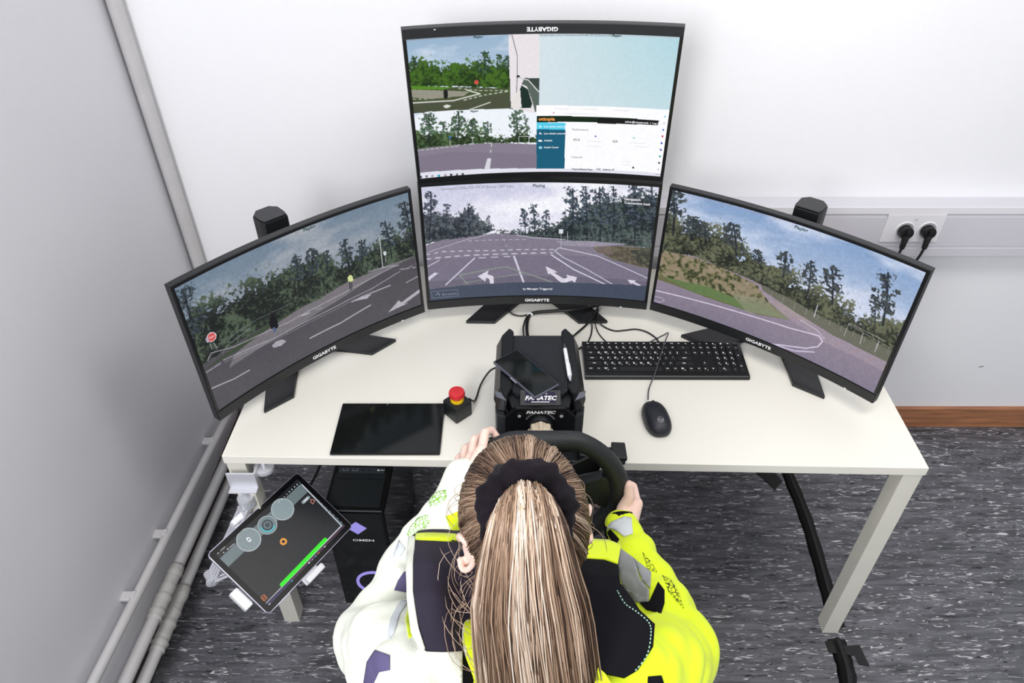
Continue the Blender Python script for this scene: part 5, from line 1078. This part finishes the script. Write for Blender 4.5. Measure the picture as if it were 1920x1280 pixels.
for s in range(2600):
    ph_ = random.random() * 2 * PI; lm = limit(ph_); cl = mnoise.noise(Vector((math.cos(ph_) * 9, math.sin(ph_) * 9, 3))) ; off = .002 + .006 * random.random() + .004 * max(0, cl)
    a, b_ = .1, lm - random.random() * .06; wv = random.uniform(-.05, .05); P = []
    if random.random() < .3: b_ = a + (b_ - a) * random.uniform(.5, .95)
    for k in range(11):
        f_ = k / 10; th_ = a + (b_ - a) * f_; q, d = scalp(PD, th_, ph_ + wv * math.sin(f_ * PI) + .03 * math.sin(f_ * 7 + s), off * (math.sin(min(1, f_ * 1.6 + .15) * PI / 2) if f_ < .6 else 1) * (1 if f_ < .92 else .3)); P.append(q)
    paths.append(P); tn.append(tone(1.7 + cl * 3.2)); rd.append(random.uniform(.0005, .0010))
strands('scalp_hair', paths, tn, rd, hair)
# ponytail
CP = spline([(.017, .562, 1.262), (.017, .543, 1.292), (.018, .520, 1.282), (.02, .492, 1.215), (.026, .470, 1.13), (.037, .448, 1.02), (.058, .428, .90), (.075, .415, .80)], 6)
NC = len(CP)
def tailw(f_): return .012 + .044 * min(1, f_ / .5) + .016 * f_, .015 + .018 * min(1, f_ / .3)
core_bm = bmesh.new(); rings = []
for i, q in enumerate(CP):
    f_ = i / (NC - 1); a, b_ = tailw(f_); tg = (CP[min(NC - 1, i + 1)] - CP[max(0, i - 1)]).normalized(); nx = Vector((1, 0, 0)); ny = tg.cross(nx).normalized()
    rings.append([core_bm.verts.new(q + nx * math.cos(t_) * a * .88 + ny * math.sin(t_) * b_ * .8) for t_ in np.linspace(0, 2 * PI, 25)[:-1]])
for A_, B_ in zip(rings, rings[1:]):
    for k in range(24): core_bm.faces.new((A_[k], A_[(k + 1) % 24], B_[(k + 1) % 24], B_[k]))
core_bm.faces.new(rings[0]); core_bm.faces.new(rings[-1][::-1]); pony = obj('ponytail', core_bm, MATS['hair_base'], per, True)
paths, tn, rd = [], [], []
for s in range(2600):
    an = random.random() * 2 * PI; rr0 = .86 + .2 * random.random(); cl = mnoise.noise(Vector((math.cos(an) * 7, math.sin(an) * 2.5, 9))); end = random.uniform(.75, 1); dr = random.gauss(0, .10); P = []; out_ = random.random() < .04; w_ = random.uniform(0, 6)
    for k in range(15):
        f_ = k / 14 * end; x_ = f_ * (NC - 1); i = min(NC - 2, int(x_)); q = CP[i].lerp(CP[i + 1], x_ - i); tg = (CP[i + 1] - CP[i]).normalized(); nx = Vector((1, 0, 0)); ny = tg.cross(nx).normalized()
        a, b_ = tailw(f_); an2 = an + dr * f_ * 2 + .05 * math.sin(f_ * 8 + w_); g_ = rr0 + (.35 * f_ * f_ if out_ else 0) + .05 * math.sin(f_ * 5 + w_)
        P.append(q + nx * math.cos(an2) * a * g_ + ny * math.sin(an2) * b_ * (g_ + .12 * cl))
    paths.append(P); tn.append(tone(1.55 + cl * 4.4 + 1.6 * mnoise.noise(Vector((math.cos(an) * 22, math.sin(an) * 9, 2))) - .5 * math.cos(an), .55)); rd.append(random.uniform(.0006, .0013))
strands('tail_strands', paths, tn, rd, pony)
# loose flyaway locks on the left and the front
paths, tn, rd = [], [], []
for s in range(46):
    q0, d = scalp(PD, random.uniform(1.5, 1.9), random.uniform(0, 2 * PI), .004)
    if d.y > .3 and d.x > -.3: pass
    v_ = Vector((d.x * .02 - .004, d.y * .01, .0)) ; v_ = HR.to_3x3() @ v_; c_ = Vector((random.uniform(-.02, .02), random.uniform(-.02, .02), -.03 * random.random())); P = []
    for k in range(9): f_ = k / 8; P.append(q0 + v_ * math.sin(f_ * 2.6) * 1.0 + c_ * f_ * f_ * 1.2 + Vector((0, -.012 * f_, -.02 * f_)))
    paths.append(P); tn.append(tone(3.2)); rd.append(.0005)
for s in range(26):      # curls lying on the lining left of the neck
    x0_, y0_ = random.uniform(-.105, -.055), random.uniform(.5, .66); P = []; r_ = random.uniform(.008, .03); a0 = random.uniform(0, 6); sp_ = random.uniform(2, 4.5)
    for k in range(10): f_ = k / 9; P.append(Vector((x0_ + r_ * math.cos(a0 + sp_ * f_) + .02 * f_, y0_ - .05 * f_ + r_ * math.sin(a0 + sp_ * f_), 1.066 - .02 * f_ + .008 * math.sin(k))))
    paths.append(P); tn.append(tone(3.4)); rd.append(.0005)
strands('loose_locks', paths, tn, rd, hair)
# scrunchie
SC = Vector((.017, .549, 1.272)); Nrm = Vector((0, -.55, .83)).normalized(); e1 = Vector((1, 0, 0)); e2 = Nrm.cross(e1).normalized(); bm = bmesh.new(); NR, NTb = 110, 20; rg = []
for i in range(NR):
    a = 2 * PI * i / NR; cdir = e1 * math.cos(a) + e2 * math.sin(a); ring_ = []
    for j in range(NTb):
        b_ = 2 * PI * j / NTb; rr_ = .0205 * (1 + .07 * math.sin(a * 9 + math.sin(a * 5) * 2 + b_ * 1.5) + .06 * math.sin(a * 21 + b_ * 2) + .09 * math.sin(b_ * 3 + a * 7) + .05 * math.sin(b_ * 5 - a * 13))
        ring_.append(bm.verts.new(SC + cdir * (.0405 + rr_ * math.cos(b_)) + Nrm * (rr_ * .95 * math.sin(b_) + .004 * math.sin(a * 7))))
    rg.append(ring_)
for i in range(NR):
    A_, B_ = rg[i], rg[(i + 1) % NR]
    for j in range(NTb): bm.faces.new((A_[j], A_[(j + 1) % NTb], B_[(j + 1) % NTb], B_[j]))
o = obj('scrunchie', bm, mat('black_velvet', rgb(17, 11, 19), .9, spec=.2, sheen=.04, bump=.8, bscale=45, vary=.5, vscale=30), per, True)
